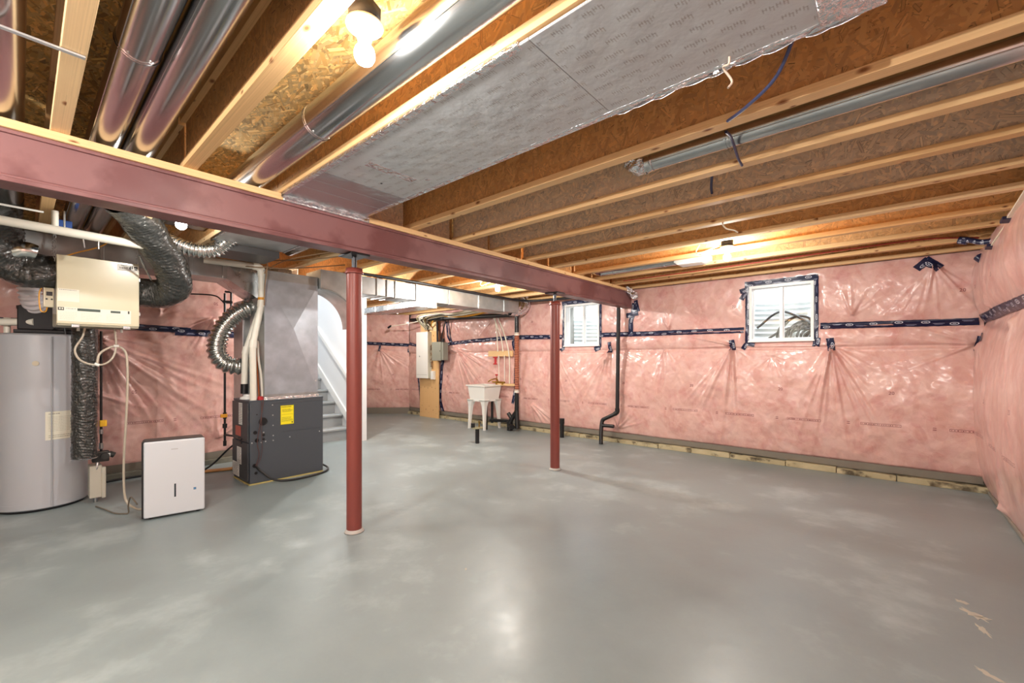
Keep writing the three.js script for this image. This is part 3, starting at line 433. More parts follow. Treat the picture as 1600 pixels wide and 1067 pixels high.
// ---------------------------------------------------------------- bulbs
{ const LB = ['bare bulb between the near joists, beside the round duct', 'bare bulb near the back wall, above the right window', 'bare bulb beyond the beam, above the long metal duct', 'bare bulb behind the beam, above the silver flexible duct', 'bare bulb at the foot of the stairs, behind the nearer post', 'added fill bulb behind the camera, beside the right wall', 'added fill bulb behind the camera, near the beam', 'added fill bulb in the far corner, hidden by the long metal duct'];
  BULBS.forEach((b, i) => {
    const o = thing('lamp_fitting', LB[i], 'lamp', [b.at[0], b.at[1], b.at[2]], 'bare bulbs on the ceiling');
    const tilt = new THREE.Group(); tilt.name = numbered('socket'); o.add(tilt);
    part(tilt, 'holder', lathe([[0, 0.098], [0.058, 0.098], [0.06, 0.092], [0.055, 0.086], [0.03, 0.08], [0.024, 0.07], [0.022, 0.045], [0, 0.045]], [0, 0, 0], 36), M.white);
    part(tilt, 'bulb_base', lathe([[0, 0.05], [0.0145, 0.05], [0.015, 0.04], [0.0135, 0.036], [0.015, 0.032], [0.0135, 0.028], [0.014, 0.02], [0, 0.02]], [0, 0, 0], 20), M.white);
    const bl = part(tilt, 'light_bulb', lathe([[0.0001, -0.036], [0.014, -0.0335], [0.026, -0.025], [0.0325, -0.012], [0.034, 0.0], [0.031, 0.014], [0.023, 0.027], [0.0155, 0.037], [0.0135, 0.045]], [0, 0, 0], 32), S({ color: 0xffffff, emissive: BULB, emissiveIntensity: 14, roughness: 0.5 }));
    bl.castShadow = false;
    part(o, 'junction_box', [lathe([[0, 0.098], [0.052, 0.098], [0.053, 0.15], [0, 0.15]], [0, 0, 0], 8), box(-0.06, 0.06, 0.1, 0.104, -0.008, 0.008)], S({ color: 0x34383f, metalness: 0.4, roughness: 0.5 }));
    if (b.at[1] + 0.15 < 2.5 && i !== 4) { const k = Math.round((-0.118 - b.at[2]) / 0.482), jz = JZ(k) - b.at[2], far = Math.abs(jz) > 0.03; part(o, 'mounting_bar', box(-0.012, 0.012, 0.148, 0.16, Math.min(0, far ? jz : 0.05) - 0.01, Math.max(0, far ? jz : 0.05) + 0.01), M.steel); }
    if (i === 4) part(o, 'drop_rod', rod([0, 0.15, 0], [0, 0.217, 0], 0.008, 10), M.steel), part(o, 'mounting_bar', box(-0.012, 0.012, 0.212, 0.2205, -0.26, 0.26), M.steel);
    if (i === 1 || i === 2) part(o, 'supply_cable', tube([[-0.05, 0.12, 0], [-0.12, 0.1, 0.02], [-0.22, 0.065, 0.05], [-0.26, 0.08, 0.06], [-0.23, 0.15, 0.05], [-0.2, 0.2, 0.08]], 0.006, 40, 8), M.cableWhite);
    const L = new THREE.PointLight(BULB, b.I, 0, 2); L.name = numbered('bulb_light'); L.castShadow = true; L.shadow.radius = 1.5; o.add(L);
  }); }
{ // unseen lamp added upstairs to brighten the stairwell
  const o = thing('stair_fill_lamp', 'added unseen fill lamp over the top of the stairs', 'lamp', [-9.3, 4.97, -2.95]);
  part(o, 'diffuser', lathe([[0, -0.06], [0.12, -0.05], [0.17, -0.02], [0.18, 0.03], [0, 0.03]], [0, 0, 0], 32), S({ color: 0xffffff, emissive: new THREE.Color(1, 0.97, 0.92), emissiveIntensity: 4 }));
  const L = new THREE.PointLight(new THREE.Color(1, 0.98, 0.96), 10, 0, 2); L.name = 'stair_fill_light'; L.position.set(0, -0.2, 0); L.castShadow = true; L.shadow.radius = 7; o.add(L); }

// ---------------------------------------------------------------- sheet metal trunk, plenum and furnace
function cleat(y0, y1, x, z) { return box(x - 0.004, x + 0.012, y0, y1, z - 0.012, z + 0.012, 0.003, 'z'); }
{ const o = thing('trunk_duct', 'long rectangular metal duct running beyond the beam to the back wall', 'duct', [0, 0, 0]), x = -4.72, y0 = 2.04, y1 = 2.25;
  const cuts = [-2.62, -2.88, -3.02, -3.14, -3.46, -4.02, -4.62, -5.2, -5.57];
  for (let i = 0; i < cuts.length - 1; i++) part(o, 'duct_section', box(x - 0.36, x - (i % 2) * 0.002, y0 + (i % 2) * 0.001, y1, cuts[i + 1] + 0.001, cuts[i] - 0.001, 0.003, 'z', i * 0.4), M.galvDull);
  for (const z of cuts.slice(1, 8)) part(o, 'drive_cleat', [cleat(y0 - 0.004, y1 + 0.004, x, z), box(x - 0.36, x + 0.006, y0 - 0.009, y0 - 0.001, z - 0.012, z + 0.012, 0.003)], M.galvDull);
  part(o, 'foil_elbow', sleeve([[x - 0.16, 2.14, -5.52], [x - 0.16, 2.14, -5.66], [x - 0.15, 2.17, -5.80], [x - 0.15, 2.26, -5.86], [x - 0.15, 2.4, -5.87]], (s, a) => 0.125 + 0.012 * Math.sin(a * 7 + s * 50) + 0.006 * Math.sin(a * 13 - s * 120), 60, 40), M.foil);
  // curved take-off from the plenum
  const arc = [], n = 14; for (let i = 0; i <= n; i++) { const t = Math.PI / 2 * i / n; arc.push([-2.62 + 0.435 * (1 - Math.sin(t)) - 0.0, 2.04 - 0.42 * (1 - Math.cos(t))]); }
  const ol = [[-2.18, 2.25], [-2.62, 2.25], ...arc.slice().sort((a, b) => a[0] - b[0])];
  const g = extrude(ol.map(([z, y]) => [-z, y]), 0.36); g.rotateY(Math.PI / 2); g.translate(x - 0.36, 0, 0); part(o, 'take_off', metres(g, 'z'), M.galvDull);
  const rim = tube(arc.map(([z, y]) => [x + 0.004, y - 0.004, z]), 0.011, 30, 8); part(o, 'take_off_rim', rim, M.galvDull);
}
{ const o = thing('branch_duct', 'flat metal duct crossing below the long metal duct', 'duct', [0, 0, 0]); for (let i = 0; i < 4; i++) { part(o, 'duct_section', box(-6.04 + i * 0.34, -6.04 + i * 0.34 + 0.338, 1.955 + (i % 2) * 0.001, 2.034, -3.78, -3.445, 0.003, 'x', i * 0.3), M.galv); part(o, 'drive_cleat', box(-6.05 + i * 0.34, -6.03 + i * 0.34, 1.951, 2.037, -3.45, -3.438, 0.002), M.galv); } }
{ const o = thing('plenum', 'tall sheet metal plenum with a diagonal crease, standing on the furnace', 'duct', [0, 0, 0]), x = -4.775, z0 = -2.175, z1 = -1.632, y0 = 0.845, y1 = 2.16, zc = (z0 + z1) / 2, yc = 1.58;
  part(o, 'casing', box(x - 0.42, x, y0, y1, z0, z1, 0.004, 'z'), M.galvDull);
  const g = new THREE.BufferGeometry(), c = [[x + 0.002, y0 + 0.05, z1], [x + 0.002, y0 + 0.05, z0], [x + 0.002, y1 - 0.09, z0], [x + 0.002, y1 - 0.09, z1]], a = [x + 0.036, yc, zc], p = [];
  for (let i = 0; i < 4; i++) p.push(...c[i], ...c[(i + 1) % 4], ...a);
  g.setAttribute('position', new THREE.Float32BufferAttribute(p, 3)); g.computeVertexNormals(); part(o, 'creased_face', metres(g, 'z'), S({ map: M.galv.map, color: 0xe4ecf6, roughness: 0.3, metalness: 0.4 }), 'face folded along two diagonals');
  part(o, 'base_flange', box(x - 0.43, x + 0.012, 0.838, 0.872, z0 - 0.006, z1 + 0.008, 0.004, 'z'), M.foil); part(o, 'top_flange', box(x - 0.43, x + 0.008, y1 - 0.012, y1 + 0.004, z0 - 0.006, z1 + 0.006, 0.003, 'z'), M.galvDull);
  for (const [y, z] of [[1.03, -1.75], [1.02, -2.15], [1.05, -2.12]]) part(o, 'screw', disc([x + 0.004, y, z], [1, 0, 0], 0.009, 0.008, 10), M.screw);
}
{ const o = thing('furnace', 'dark grey furnace with a yellow sticker, below the plenum', 'furnace', [0, 0, 0]), x1 = -4.768, x0 = -5.25, z1 = -1.497, z0 = -2.232, h = 0.838;
  part(o, 'cabinet', box(x0, x1, 0.012, h, z0, z1, 0.006, 'z'), M.furnace);
  part(o, 'side_rib', [box(x1 - 0.001, x1 + 0.003, 0.495, 0.499, z0 + 0.02, -1.80, 0.001, 'z'), box(x1 - 0.001, x1 + 0.003, 0.80, 0.804, z0 + 0.01, -1.70, 0.001, 'z')], M.furnace);
  const up = part(o, 'door', box(x0 + 0.008, x1 - 0.012, 0.43, h - 0.02, z1, z1 + 0.018, 0.006), M.furnaceDoor, 'upper door'), lo = part(o, 'door', box(x0 + 0.008, x1 - 0.012, 0.04, 0.415, z1, z1 + 0.018, 0.006), M.furnaceDoor, 'lower door');
  part(up, 'handle', box(-5.05, -4.93, 0.435, 0.45, z1 + 0.018, z1 + 0.03, 0.004), M.black); part(lo, 'handle', box(-5.05, -4.93, 0.398, 0.412, z1 + 0.018, z1 + 0.03, 0.004), M.black);
  const sheetM = (w, h2, seed, bg) => paper(160, 220, (c, W, H) => { c.fillStyle = bg; c.fillRect(0, 0, W, H); textLines(c, 10, 12, W - 20, 12, 17, '#6b6b6b', seed); });
  const lab = (p, x, y, w, hh, m) => part(p, 'label_sheet', new THREE.BoxGeometry(w, hh, 0.002).translate(x, y, z1 + 0.0195), m);
  lab(up, -4.98, 0.70, 0.10, 0.22, sheetM(1, 1, 3, '#d9d7d2')); lab(up, -5.05, 0.52, 0.16, 0.10, S({ color: 0xb0574c, roughness: 0.5 })); lab(lo, -5.02, 0.27, 0.13, 0.17, sheetM(1, 1, 5, '#dddbd6')); lab(lo, -5.12, 0.12, 0.2, 0.14, sheetM(1, 1, 6, '#e4e2dc'));
  part(o, 'energy_label', box(x1 + 0.0005, x1 + 0.0025, 0.57, 0.772, -1.917, -1.782), S({ color: 0xf2e21c, roughness: 0.5 }), 'yellow sticker');
  { const g = quad([x1 + 0.0032, 0.57, -1.782], [0, 0, -0.135], [0, 0.202, 0]); part(o, 'label_print', g, paper(270, 404, (c, W, H) => { c.fillStyle = '#f2e21c'; c.fillRect(0, 0, W, H); c.strokeStyle = '#4a4710'; c.lineWidth = 6; c.strokeRect(4, 4, W - 8, H - 8); c.fillStyle = '#2a2a10'; c.font = 'bold 36px sans-serif'; c.fillText('ENERGUIDE', 16, 46); textLines(c, 30, 80, 210, 3, 22, '#5d5a1c', 8); c.fillRect(20, 190, 230, 3); textLines(c, 24, 250, 220, 5, 20, '#8a851f', 9); c.fillStyle = '#2a2a10'; c.fillRect(222, 350, 24, 28); })); }
  for (const [y, z, r] of [[0.625, -1.618, 0.037], [0.52, -1.545, 0.018], [0.44, -1.56, 0.020], [0.488, -1.622, 0.013], [0.445, -1.622, 0.012], [0.70, -1.56, 0.007], [0.115, -1.552, 0.015], [0.19, -1.54, 0.02]]) { part(o, 'knockout', disc([x1 + 0.001, y, z], [1, 0, 0], r, 0.005, 22), M.black); if (r > 0.03) part(o, 'grommet', aim(flat(new THREE.TorusGeometry(r, 0.005, 8, 24)).rotateX(Math.PI / 2), [1, 0, 0], [x1 + 0.002, y, z]), M.black); }
  for (const [y, z] of [[0.785, -1.705], [0.68, -1.708], [0.575, -1.71], [0.47, -1.712], [0.42, -1.712], [0.435, -1.875], [0.455, -2.19], [0.42, -1.515], [0.415, -1.60], [0.515, -1.622], [0.42, -1.64]]) part(o, 'screw', disc([x1 + 0.002, y, z], [1, 0, 0], 0.007, 0.005, 8), M.screw);
  part(o, 'top_lip', box(x0, x1 + 0.004, h - 0.012, h + 0.004, z0, z1 + 0.004, 0.003, 'z'), M.furnace);
  part(o, 'thermostat_wire', [tube([[x1 + 0.006, 0.84, -1.62], [x1 + 0.012, 0.6, -1.585], [x1 + 0.012, 0.42, -1.56], [x1 + 0.014, 0.3, -1.575], [x1 + 0.01, 0.18, -1.545]], 0.0035, 40, 6), tube([[x1 + 0.006, 0.84, -1.60], [x1 + 0.012, 0.55, -1.60], [x1 + 0.012, 0.3, -1.60], [x1 + 0.01, 0.17, -1.55]], 0.0025, 40, 6)], S({ color: 0x5a3b38, roughness: 0.5 }));
  part(o, 'base_pad', box(x0 + 0.01, x1 + 0.01, 0, 0.013, z0, z1 + 0.01, 0.002), S({ color: 0xb7a86a, roughness: 0.8 }));
}
solo('power_cable', 'black flexible cable lying in front of the dark grey furnace', 'cable', tube([[-4.757, 0.19, -1.545], [-4.752, 0.12, -1.60], [-4.70, 0.03, -1.70], [-4.63, 0.013, -1.83], [-4.63, 0.013, -2.02], [-4.70, 0.013, -2.22], [-4.82, 0.02, -2.31], [-4.95, 0.05, -2.29]], 0.011, 70, 8), M.cableBlack);
{ const o = thing('return_duct', 'sheet metal return duct passing behind the ventilator to the furnace', 'duct', [0, 0, 0]), x = -4.98;
  part(o, 'trunk', box(x - 0.36, x, 2.06, 2.245, -1.36, 0.75, 0.003, 'z'), M.galvDull);
  for (const z of [0.3, -0.45, -0.98, -1.06, -1.33]) part(o, 'drive_cleat', [cleat(2.055, 2.25, x, z)], M.galvDull);
  const g = extrude([[1.36, 2.245], [1.36, 2.06], [1.66, 1.88], [1.98, 1.88], [1.98, 2.245]], 0.36); g.rotateY(Math.PI / 2); g.translate(x - 0.36, 0, 0); part(o, 'transition', metres(g, 'z'), M.galv);
  part(o, 'drop', box(-5.62, -5.3, 0.1, 1.90, -2.0, -1.60, 0.004, 'y'), M.galvDull);
  part(o, 'corner_bead', box(-5.302, -5.292, 0.1, 1.9, -1.612, -1.592, 0.002, 'y'), M.steel); part(o, 'collar', rod([-5.31, 1.20, -1.70], [-5.22, 1.19, -1.66], 0.085, 24), M.galv); part(o, 'collar', rod([-5.31, 1.80, -1.74], [-5.22, 1.80, -1.72], 0.085, 24), M.galv);
  part(o, 'foot', box(-5.62, -5.3, 0, 0.1, -2.2, -1.60, 0.004, 'y'), M.galvDull);
}
const ribs = (r, d, p) => (s) => r + d * Math.sin(s / p * Math.PI * 2);
{ const o = thing('flexible_duct', 'silver ribbed flexible duct looping beside the gas pipe', 'duct', [0, 0, 0], 'flexible ducts'); part(o, 'hose', sleeve([[-5.22, 1.80, -1.72], [-5.16, 1.80, -1.60], [-5.2, 1.69, -1.46], [-5.25, 1.52, -1.37], [-5.27, 1.34, -1.345], [-5.24, 1.22, -1.40], [-5.2, 1.18, -1.50], [-5.21, 1.19, -1.62]], ribs(0.084, 0.009, 0.046), 320, 28), M.silver); part(o, 'clamp', rod([-5.2, 1.185, -1.535], [-5.2, 1.186, -1.55], 0.083, 28), M.steel); }
{ const o = thing('flexible_duct', 'silver ribbed flexible duct under the bulb behind the beam', 'duct', [0, 0, 0], 'flexible ducts'), R = rng(5); const wob = Array.from({ length: 40 }, () => R());
  part(o, 'hose', sleeve([[-4.62, 2.33, -0.72], [-4.55, 2.27, -0.78], [-4.45, 2.20, -0.88], [-4.40, 2.175, -1.00], [-4.36, 2.20, -1.11], [-4.30, 2.28, -1.18], [-4.24, 2.34, -1.24]], (s, a) => 0.058 + 0.008 * Math.sin(s / 0.030 * 6.283) + 0.004 * wob[(s * 40) % 40 | 0] * Math.sin(a * 4), 240, 26), M.silver); }
{ const f = (s, a) => 0.118 + 0.009 * Math.sin(a * 3 + s * 9) * Math.sin(s * 14) + 0.0012 * Math.sin(s * 230 + Math.sin(a * 3) * 3) + 0.0016 * Math.sin(s * 97 + Math.sin(a * 5 + s * 20) * 3) + 0.002 * Math.sin(a * 11 + s * 31);
  const o = thing('insulated_duct', 'dark foil insulated duct looping down to the right side of the ventilator', 'duct', [0, 0, 0], 'insulated flexible ducts'); part(o, 'sleeve', sleeve([[-3.95, 2.36, -0.44], [-4.12, 2.32, -0.54], [-4.30, 2.20, -0.67], [-4.42, 2.06, -0.79], [-4.50, 1.93, -0.855], [-4.58, 1.835, -0.845], [-4.68, 1.81, -0.77], [-4.74, 1.81, -0.66]], f, 260, 36), M.greyFoil);
  part(o, 'collar', rod([-4.745, 1.81, -0.665], [-4.748, 1.81, -0.642], 0.085, 24), M.black);
  part(o, 'support_strap', tube([[-4.33, 2.05, -0.60], [-4.42, 1.99, -0.64], [-4.52, 1.90, -0.70]], 0.006, 20, 6), M.foil); }
{ const f = (s, a) => 0.125 + 0.014 * Math.sin(a * 3 + s * 8) * Math.sin(s * 11) + 0.0014 * Math.sin(s * 210 + Math.sin(a * 3) * 3) + 0.002 * Math.sin(s * 87 + Math.sin(a * 5) * 3) + 0.004 * Math.sin(a * 9 + s * 37);
  const o = thing('insulated_duct', 'dark foil insulated duct bending up from the left side of the ventilator', 'duct', [0, 0, 0], 'insulated flexible ducts'); part(o, 'sleeve', sleeve([[-4.76, 1.905, -0.175], [-4.76, 1.90, -0.10], [-4.78, 1.92, 0.0], [-4.76, 2.0, 0.09], [-4.68, 2.16, 0.12], [-4.55, 2.33, 0.115], [-4.35, 2.47, 0.15]], f, 260, 36), M.greyFoil);
  part(o, 'collar', rod([-4.76, 1.905, -0.176], [-4.76, 1.905, -0.15], 0.12, 28), M.black); part(o, 'foil_patch', sleeve([[-4.70, 2.02, 0.03], [-4.68, 2.04, -0.02], [-4.69, 2.03, -0.07]], () => 0.06, 12, 12), M.silver); }
{ const f = (s, a) => 0.080 + 0.0015 * Math.sin(a * 5 + s * 21) * Math.sin(s * 33) + 0.0010 * Math.sin(s * 260 + Math.sin(a * 3 + s * 9) * 3) + 0.0012 * Math.sin(s * 111 + Math.sin(a * 4 - s * 7) * 3) + 0.0015 * Math.sin(a * 9 + s * 47);
  const o = thing('insulated_duct', 'dark foil insulated duct hanging straight down beside the grey tank', 'duct', [0, 0, 0], 'insulated flexible ducts'); part(o, 'sleeve', sleeve([[-5.08, 1.62, -0.352], [-5.08, 1.2, -0.355], [-5.09, 0.8, -0.353], [-5.08, 0.425, -0.352]], f, 300, 36), M.greyFoil); part(o, 'end_ring', aim(flat(new THREE.TorusGeometry(0.078, 0.006, 8, 32)).rotateX(Math.PI / 2), [0, 1, 0], [-5.08, 0.425, -0.352]), M.foil); }
{ const o = thing('flexible_duct', 'short white ribbed flexible duct below the large insulated duct', 'duct', [0, 0, 0], 'flexible ducts'); part(o, 'hose', sleeve([[-5.3, 1.98, -0.045], [-5.3, 1.86, -0.045], [-5.31, 1.77, -0.055], [-5.36, 1.715, -0.075], [-5.45, 1.69, -0.10]], ribs(0.066, 0.007, 0.034), 130, 26), S({ color: 0xd8d2d6, roughness: 0.35 })); }
{ const o = thing('metal_return_panel', 'sheet metal closing the joist bay behind the beam, left of the plenum', 'duct panel', [0, 0, 0]);
  part(o, 'panel', box(-4.3, -2.985, 2.262, 2.272, -1.63, -1.06, 0.003), M.galvDull); part(o, 'flange', [box(-4.3, -2.985, 2.255, 2.277, -1.642, -1.625, 0.003), box(-4.3, -2.985, 2.255, 2.277, -1.068, -1.052, 0.003)], M.galv);
  part(o, 'drop_box', box(-4.68, -4.3, 2.20, 2.262, -1.60, -1.09, 0.003), S({ color: 0x5d5d5d, metalness: 0.6, roughness: 0.45 })); }
{ const o = thing('metal_bay_panel', 'sheet metal panel above the bulb behind the beam', 'duct panel', [0, 0, 0]); part(o, 'panel', box(-4.5, -3.42, 2.372, 2.379, JZ(2) + 0.036, JZ(1) - 0.036, 0.001), M.galv); part(o, 'rib', [box(-4.46, -3.45, 2.362, 2.374, -0.78, -0.765, 0.003), box(-3.9, -3.885, 2.362, 2.374, JZ(2) + 0.04, JZ(1) - 0.04, 0.003)], M.galv); }
{ const o = thing('capped_duct', 'short round duct with a black end cap beyond the beam', 'duct', [0, 0, 0]); part(o, 'pipe', rod([-4.6, 2.37, -1.80], [-3.42, 2.37, -1.80], 0.062, 28), M.pipe); part(o, 'cap', rod([-3.43, 2.37, -1.80], [-3.30, 2.37, -1.80], 0.072, 28), M.blackMatte); }
// ---------------------------------------------------------------- ventilator on chains
{ const o = thing('ventilator_unit', 'beige heat recovery ventilator box hanging on chains', 'ventilator', [-4.6, 1.506, -0.405]); o.rotation.y = 0.035; const w = 0.2325, h = 0.52;
  part(o, 'body', box(-0.30, -0.012, 0, h, -w, w, 0.006, 'z'), M.beige); part(o, 'door', box(-0.013, 0.006, 0.012, h, -w, w, 0.005, 'z'), M.beige);
  part(o, 'bottom_lip', box(-0.30, 0.002, -0.004, 0.014, -w + 0.003, w - 0.003, 0.004, 'z'), S({ color: 0x8d8774, roughness: 0.5 }));
  const lab = (y0, y1, z0, z1, m, n = 'label_sheet') => { part(o, n, box(0.0062, 0.0078, y0, y1, z0, z1), M.white); part(o, 'label_print', quad([0.0084, y0, z1], [0, 0, z0 - z1], [0, y1 - y0, 0]), m); };
  lab(0.455, 0.506, -w + 0.004, -w + 0.134, paper(520, 200, (c, W, H) => { c.fillStyle = '#dcdad2'; c.fillRect(0, 0, W, H); c.fillStyle = '#222'; c.font = 'bold 92px serif'; c.fillText('vanEE', 40, 140); c.font = '34px sans-serif'; c.fillRect(90, 34, 80, 12); c.fillRect(300, 40, 30, 110); c.fillRect(345, 30, 26, 90); c.fillRect(400, 40, 90, 50); c.fillRect(410, 110, 70, 36); c.fillStyle = '#777'; c.fillRect(20, 168, 480, 8); }));
  lab(0.176, 0.27, w - 0.118, w - 0.006, paper(240, 200, (c, W, H) => { c.fillStyle = '#dcd8c8'; c.fillRect(0, 0, W, H); textLines(c, 14, 12, W - 28, 1, 20, '#8a8a80', 2); c.strokeStyle = '#cfcabb'; for (let i = 0; i < 4; i++) c.strokeRect(20 + (i % 2) * 105, 60 + (i >> 1) * 62, 90, 50); }));
  lab(0.030, 0.135, -w + 0.052, w - 0.006, paper(840, 210, (c, W, H) => { c.fillStyle = '#dcd8c8'; c.fillRect(0, 0, W, H); c.fillStyle = '#3a3a34'; c.fillRect(0, 4, 66, 46); c.fillRect(800, 4, 22, 44); c.fillStyle = '#dcd8c8'; c.fillRect(14, 14, 16, 22); c.fillRect(40, 14, 16, 22); c.fillStyle = '#3f4c44'; c.fillRect(210, 8, 260, 40); c.fillRect(590, 14, 120, 34); textLines(c, 84, 16, 110, 1, 20, '#777', 3); textLines(c, 20, 74, 200, 5, 24, '#cfcab8', 4); textLines(c, 250, 74, 240, 5, 24, '#cfcab8', 5); textLines(c, 540, 74, 240, 5, 24, '#cfcab8', 6); }));
  for (const z of [-0.155, 0.135]) part(o, 'latch', box(-0.02, 0.012, -0.014, 0.01, z - 0.022, z + 0.022, 0.004, 'z'), M.steel);
  for (const z of [-0.155, 0.10]) part(o, 'drain_nipple', rod([-0.2, -0.03, z], [-0.2, 0.002, z], 0.009, 12), M.white);
  for (const y of [0.1, 0.38]) part(o, 'side_clip', box(-0.03, 0.0, y, y + 0.03, -w - 0.008, -w + 0.002, 0.003), M.steel);
}
for (const [k, x, z, lab] of [[0, -4.63, -0.165, 'chain at the front left corner of the ventilator'], [1, -4.88, -0.165, 'chain at the rear left corner of the ventilator'], [2, -4.63, -0.625, 'chain at the front right corner of the ventilator']]) {
  const o = thing('hanging_chain', lab, 'chain', [x, 0, z], 'ventilator chains'), g = []; for (let y = 1.99, i = 0; y < 2.285; y += 0.019, i++) { const t = flat(new THREE.TorusGeometry(0.009, 0.0026, 6, 12)); t.scale(0.75, 1.35, 1); if (i % 2) t.rotateY(Math.PI / 2); t.translate(0.008 * Math.sin(i), y, 0); g.push(t); } part(o, 'links', g, M.steel); }
{ const o = thing('wall_controller', 'small beige control box with a dark screen, left of the ventilator', 'control', [-4.70, 1.64, -0.14]); part(o, 'case', box(-0.03, 0.012, 0, 0.145, -0.024, 0.03, 0.005), M.beige); part(o, 'screen', box(0.0125, 0.0145, 0.085, 0.115, -0.016, 0.016), M.black); for (const z of [-0.012, 0.014]) part(o, 'button', disc([0.014, 0.06, z], [1, 0, 0], 0.006, 0.004, 10), M.black); part(o, 'lead', tube([[-0.01, 0.002, 0.01], [0, -0.035, 0.02], [0.0, -0.02, 0.045], [-0.01, 0.1, 0.05], [-0.02, 0.16, 0.03]], 0.004, 30, 6), M.orange); }
solo('control_cable', 'yellow cable running up from the top of the ventilator', 'cable', tube([[-4.66, 2.028, -0.22], [-4.62, 2.06, -0.28], [-4.5, 2.11, -0.40], [-4.45, 2.18, -0.47]], 0.005, 30, 6), M.orange);
{ const o = thing('drain_tube', 'clear drain tube hanging in loops below the ventilator', 'tube', [0, 0, 0]), X = -4.79, q = (y, z) => [X, 1.25 + (y - 1.25) * 0.906, z * 0.906];
  part(o, 'trap_loop', tube([q(1.54, -0.37), q(1.45, -0.355), q(1.344, -0.309), q(1.26, -0.33), q(1.215, -0.39), q(1.204, -0.47), q(1.235, -0.525), q(1.30, -0.56), q(1.40, -0.572), q(1.54, -0.56)], 0.0075, 90, 10), M.hose);
  part(o, 'drain_run', tube([q(1.205, -0.445), q(1.30, -0.462), q(1.355, -0.52), q(1.375, -0.575), q(1.34, -0.625), q(1.262, -0.645), q(1.025, -0.650), q(0.7, -0.64), q(0.35, -0.625), [-4.78, 0.20, -0.565], [-4.76, 0.07, -0.58], [-4.68, 0.018, -0.63], [-4.58, 0.03, -0.66]], 0.0085, 130, 10), M.hose);
  part(o, 'tee', [rod(q(1.375, -0.555), q(1.375, -0.59), 0.011, 12), rod(q(1.215, -0.43), q(1.20, -0.46), 0.012, 12)], M.white); }
// ---------------------------------------------------------------- water heater and its pipes
{ const o = thing('water_heater', 'tall grey water heater tank at the left edge', 'water heater', [-5.52, 0, -0.125]), r = 0.28;
  part(o, 'tank', lathe([[0, 0.02], [r - 0.004, 0.02], [r, 0.03], [r, 1.445], [r - 0.02, 1.468], [0, 1.475]], [0, 0, 0], 72), M.greyTank);
  part(o, 'base_ring', lathe([[0, 0], [r - 0.02, 0], [r - 0.012, 0.012], [r - 0.012, 0.03], [0, 0.03]], [0, 0, 0], 48), M.blackMatte);
  part(o, 'jacket_seam', [box(r - 0.006, r + 0.002, 0.04, 1.44, 0.10, 0.104, 0).rotateY(0.5), lathe([[r, 0.068], [r + 0.0015, 0.07], [r, 0.072]], [0, 0, 0], 64)], M.greyTank);
  const lb = flat(new THREE.CylinderGeometry(r + 0.0015, r + 0.0015, 0.235, 24, 1, true, 1.60, 0.85)); lb.translate(0, 0.70, 0); part(o, 'label_sheet', lb, paper(512, 480, (c, W, H) => { c.fillStyle = '#dfdccb'; c.fillRect(0, 0, W, H); textLines(c, 40, 30, 150, 1, 40, '#9a968a', 3); textLines(c, 40, 90, W - 80, 10, 26, '#c4c0b0', 4); c.strokeStyle = '#b3ae9e'; c.strokeRect(30, 80, 180, 130); textLines(c, 40, 400, W - 80, 2, 30, '#aaa694', 5); }));
  const vb = part(o, 'vent_box', [box(-0.20, 0.17, 1.475, 1.50, -0.22, 0.165, 0.004), box(-0.185, 0.15, 1.50, 1.70, -0.205, 0.145, 0.012)], M.blackMatte, 'black vent box on top of the tank');
  { const g = extrude([[-0.145, 0], [0.205, 0], [0.205, 0.075], [0.02, 0.055], [-0.145, 0.0]], 0.33, [], 0.004); g.rotateY(Math.PI / 2); g.translate(-0.18, 1.695, 0); part(vb, 'hood', g, M.blackMatte); }
  part(vb, 'power_cord', tube([[0.155, 1.60, -0.13], [0.20, 1.55, -0.12], [0.21, 1.45, -0.13], [0.19, 1.37, -0.15]], 0.007, 24, 8), M.black); part(vb, 'power_cord', tube([[0.155, 1.56, -0.12], [0.19, 1.53, -0.08], [0.17, 1.50, -0.05]], 0.006, 20, 8), M.black);
  part(o, 'dial_port', disc([r - 0.002, 1.22, 0.045], [1, 0, 0.16], 0.02, 0.012, 18), S({ color: 0xcbbfa6, roughness: 0.5 }));
  part(o, 'pipe_stub', [rod([0.0, 1.47, 0.20], [0.0, 1.60, 0.20], 0.02, 14), rod([0.05, 1.56, 0.24], [0.14, 1.565, 0.05], 0.03, 16)], M.pvc);
}
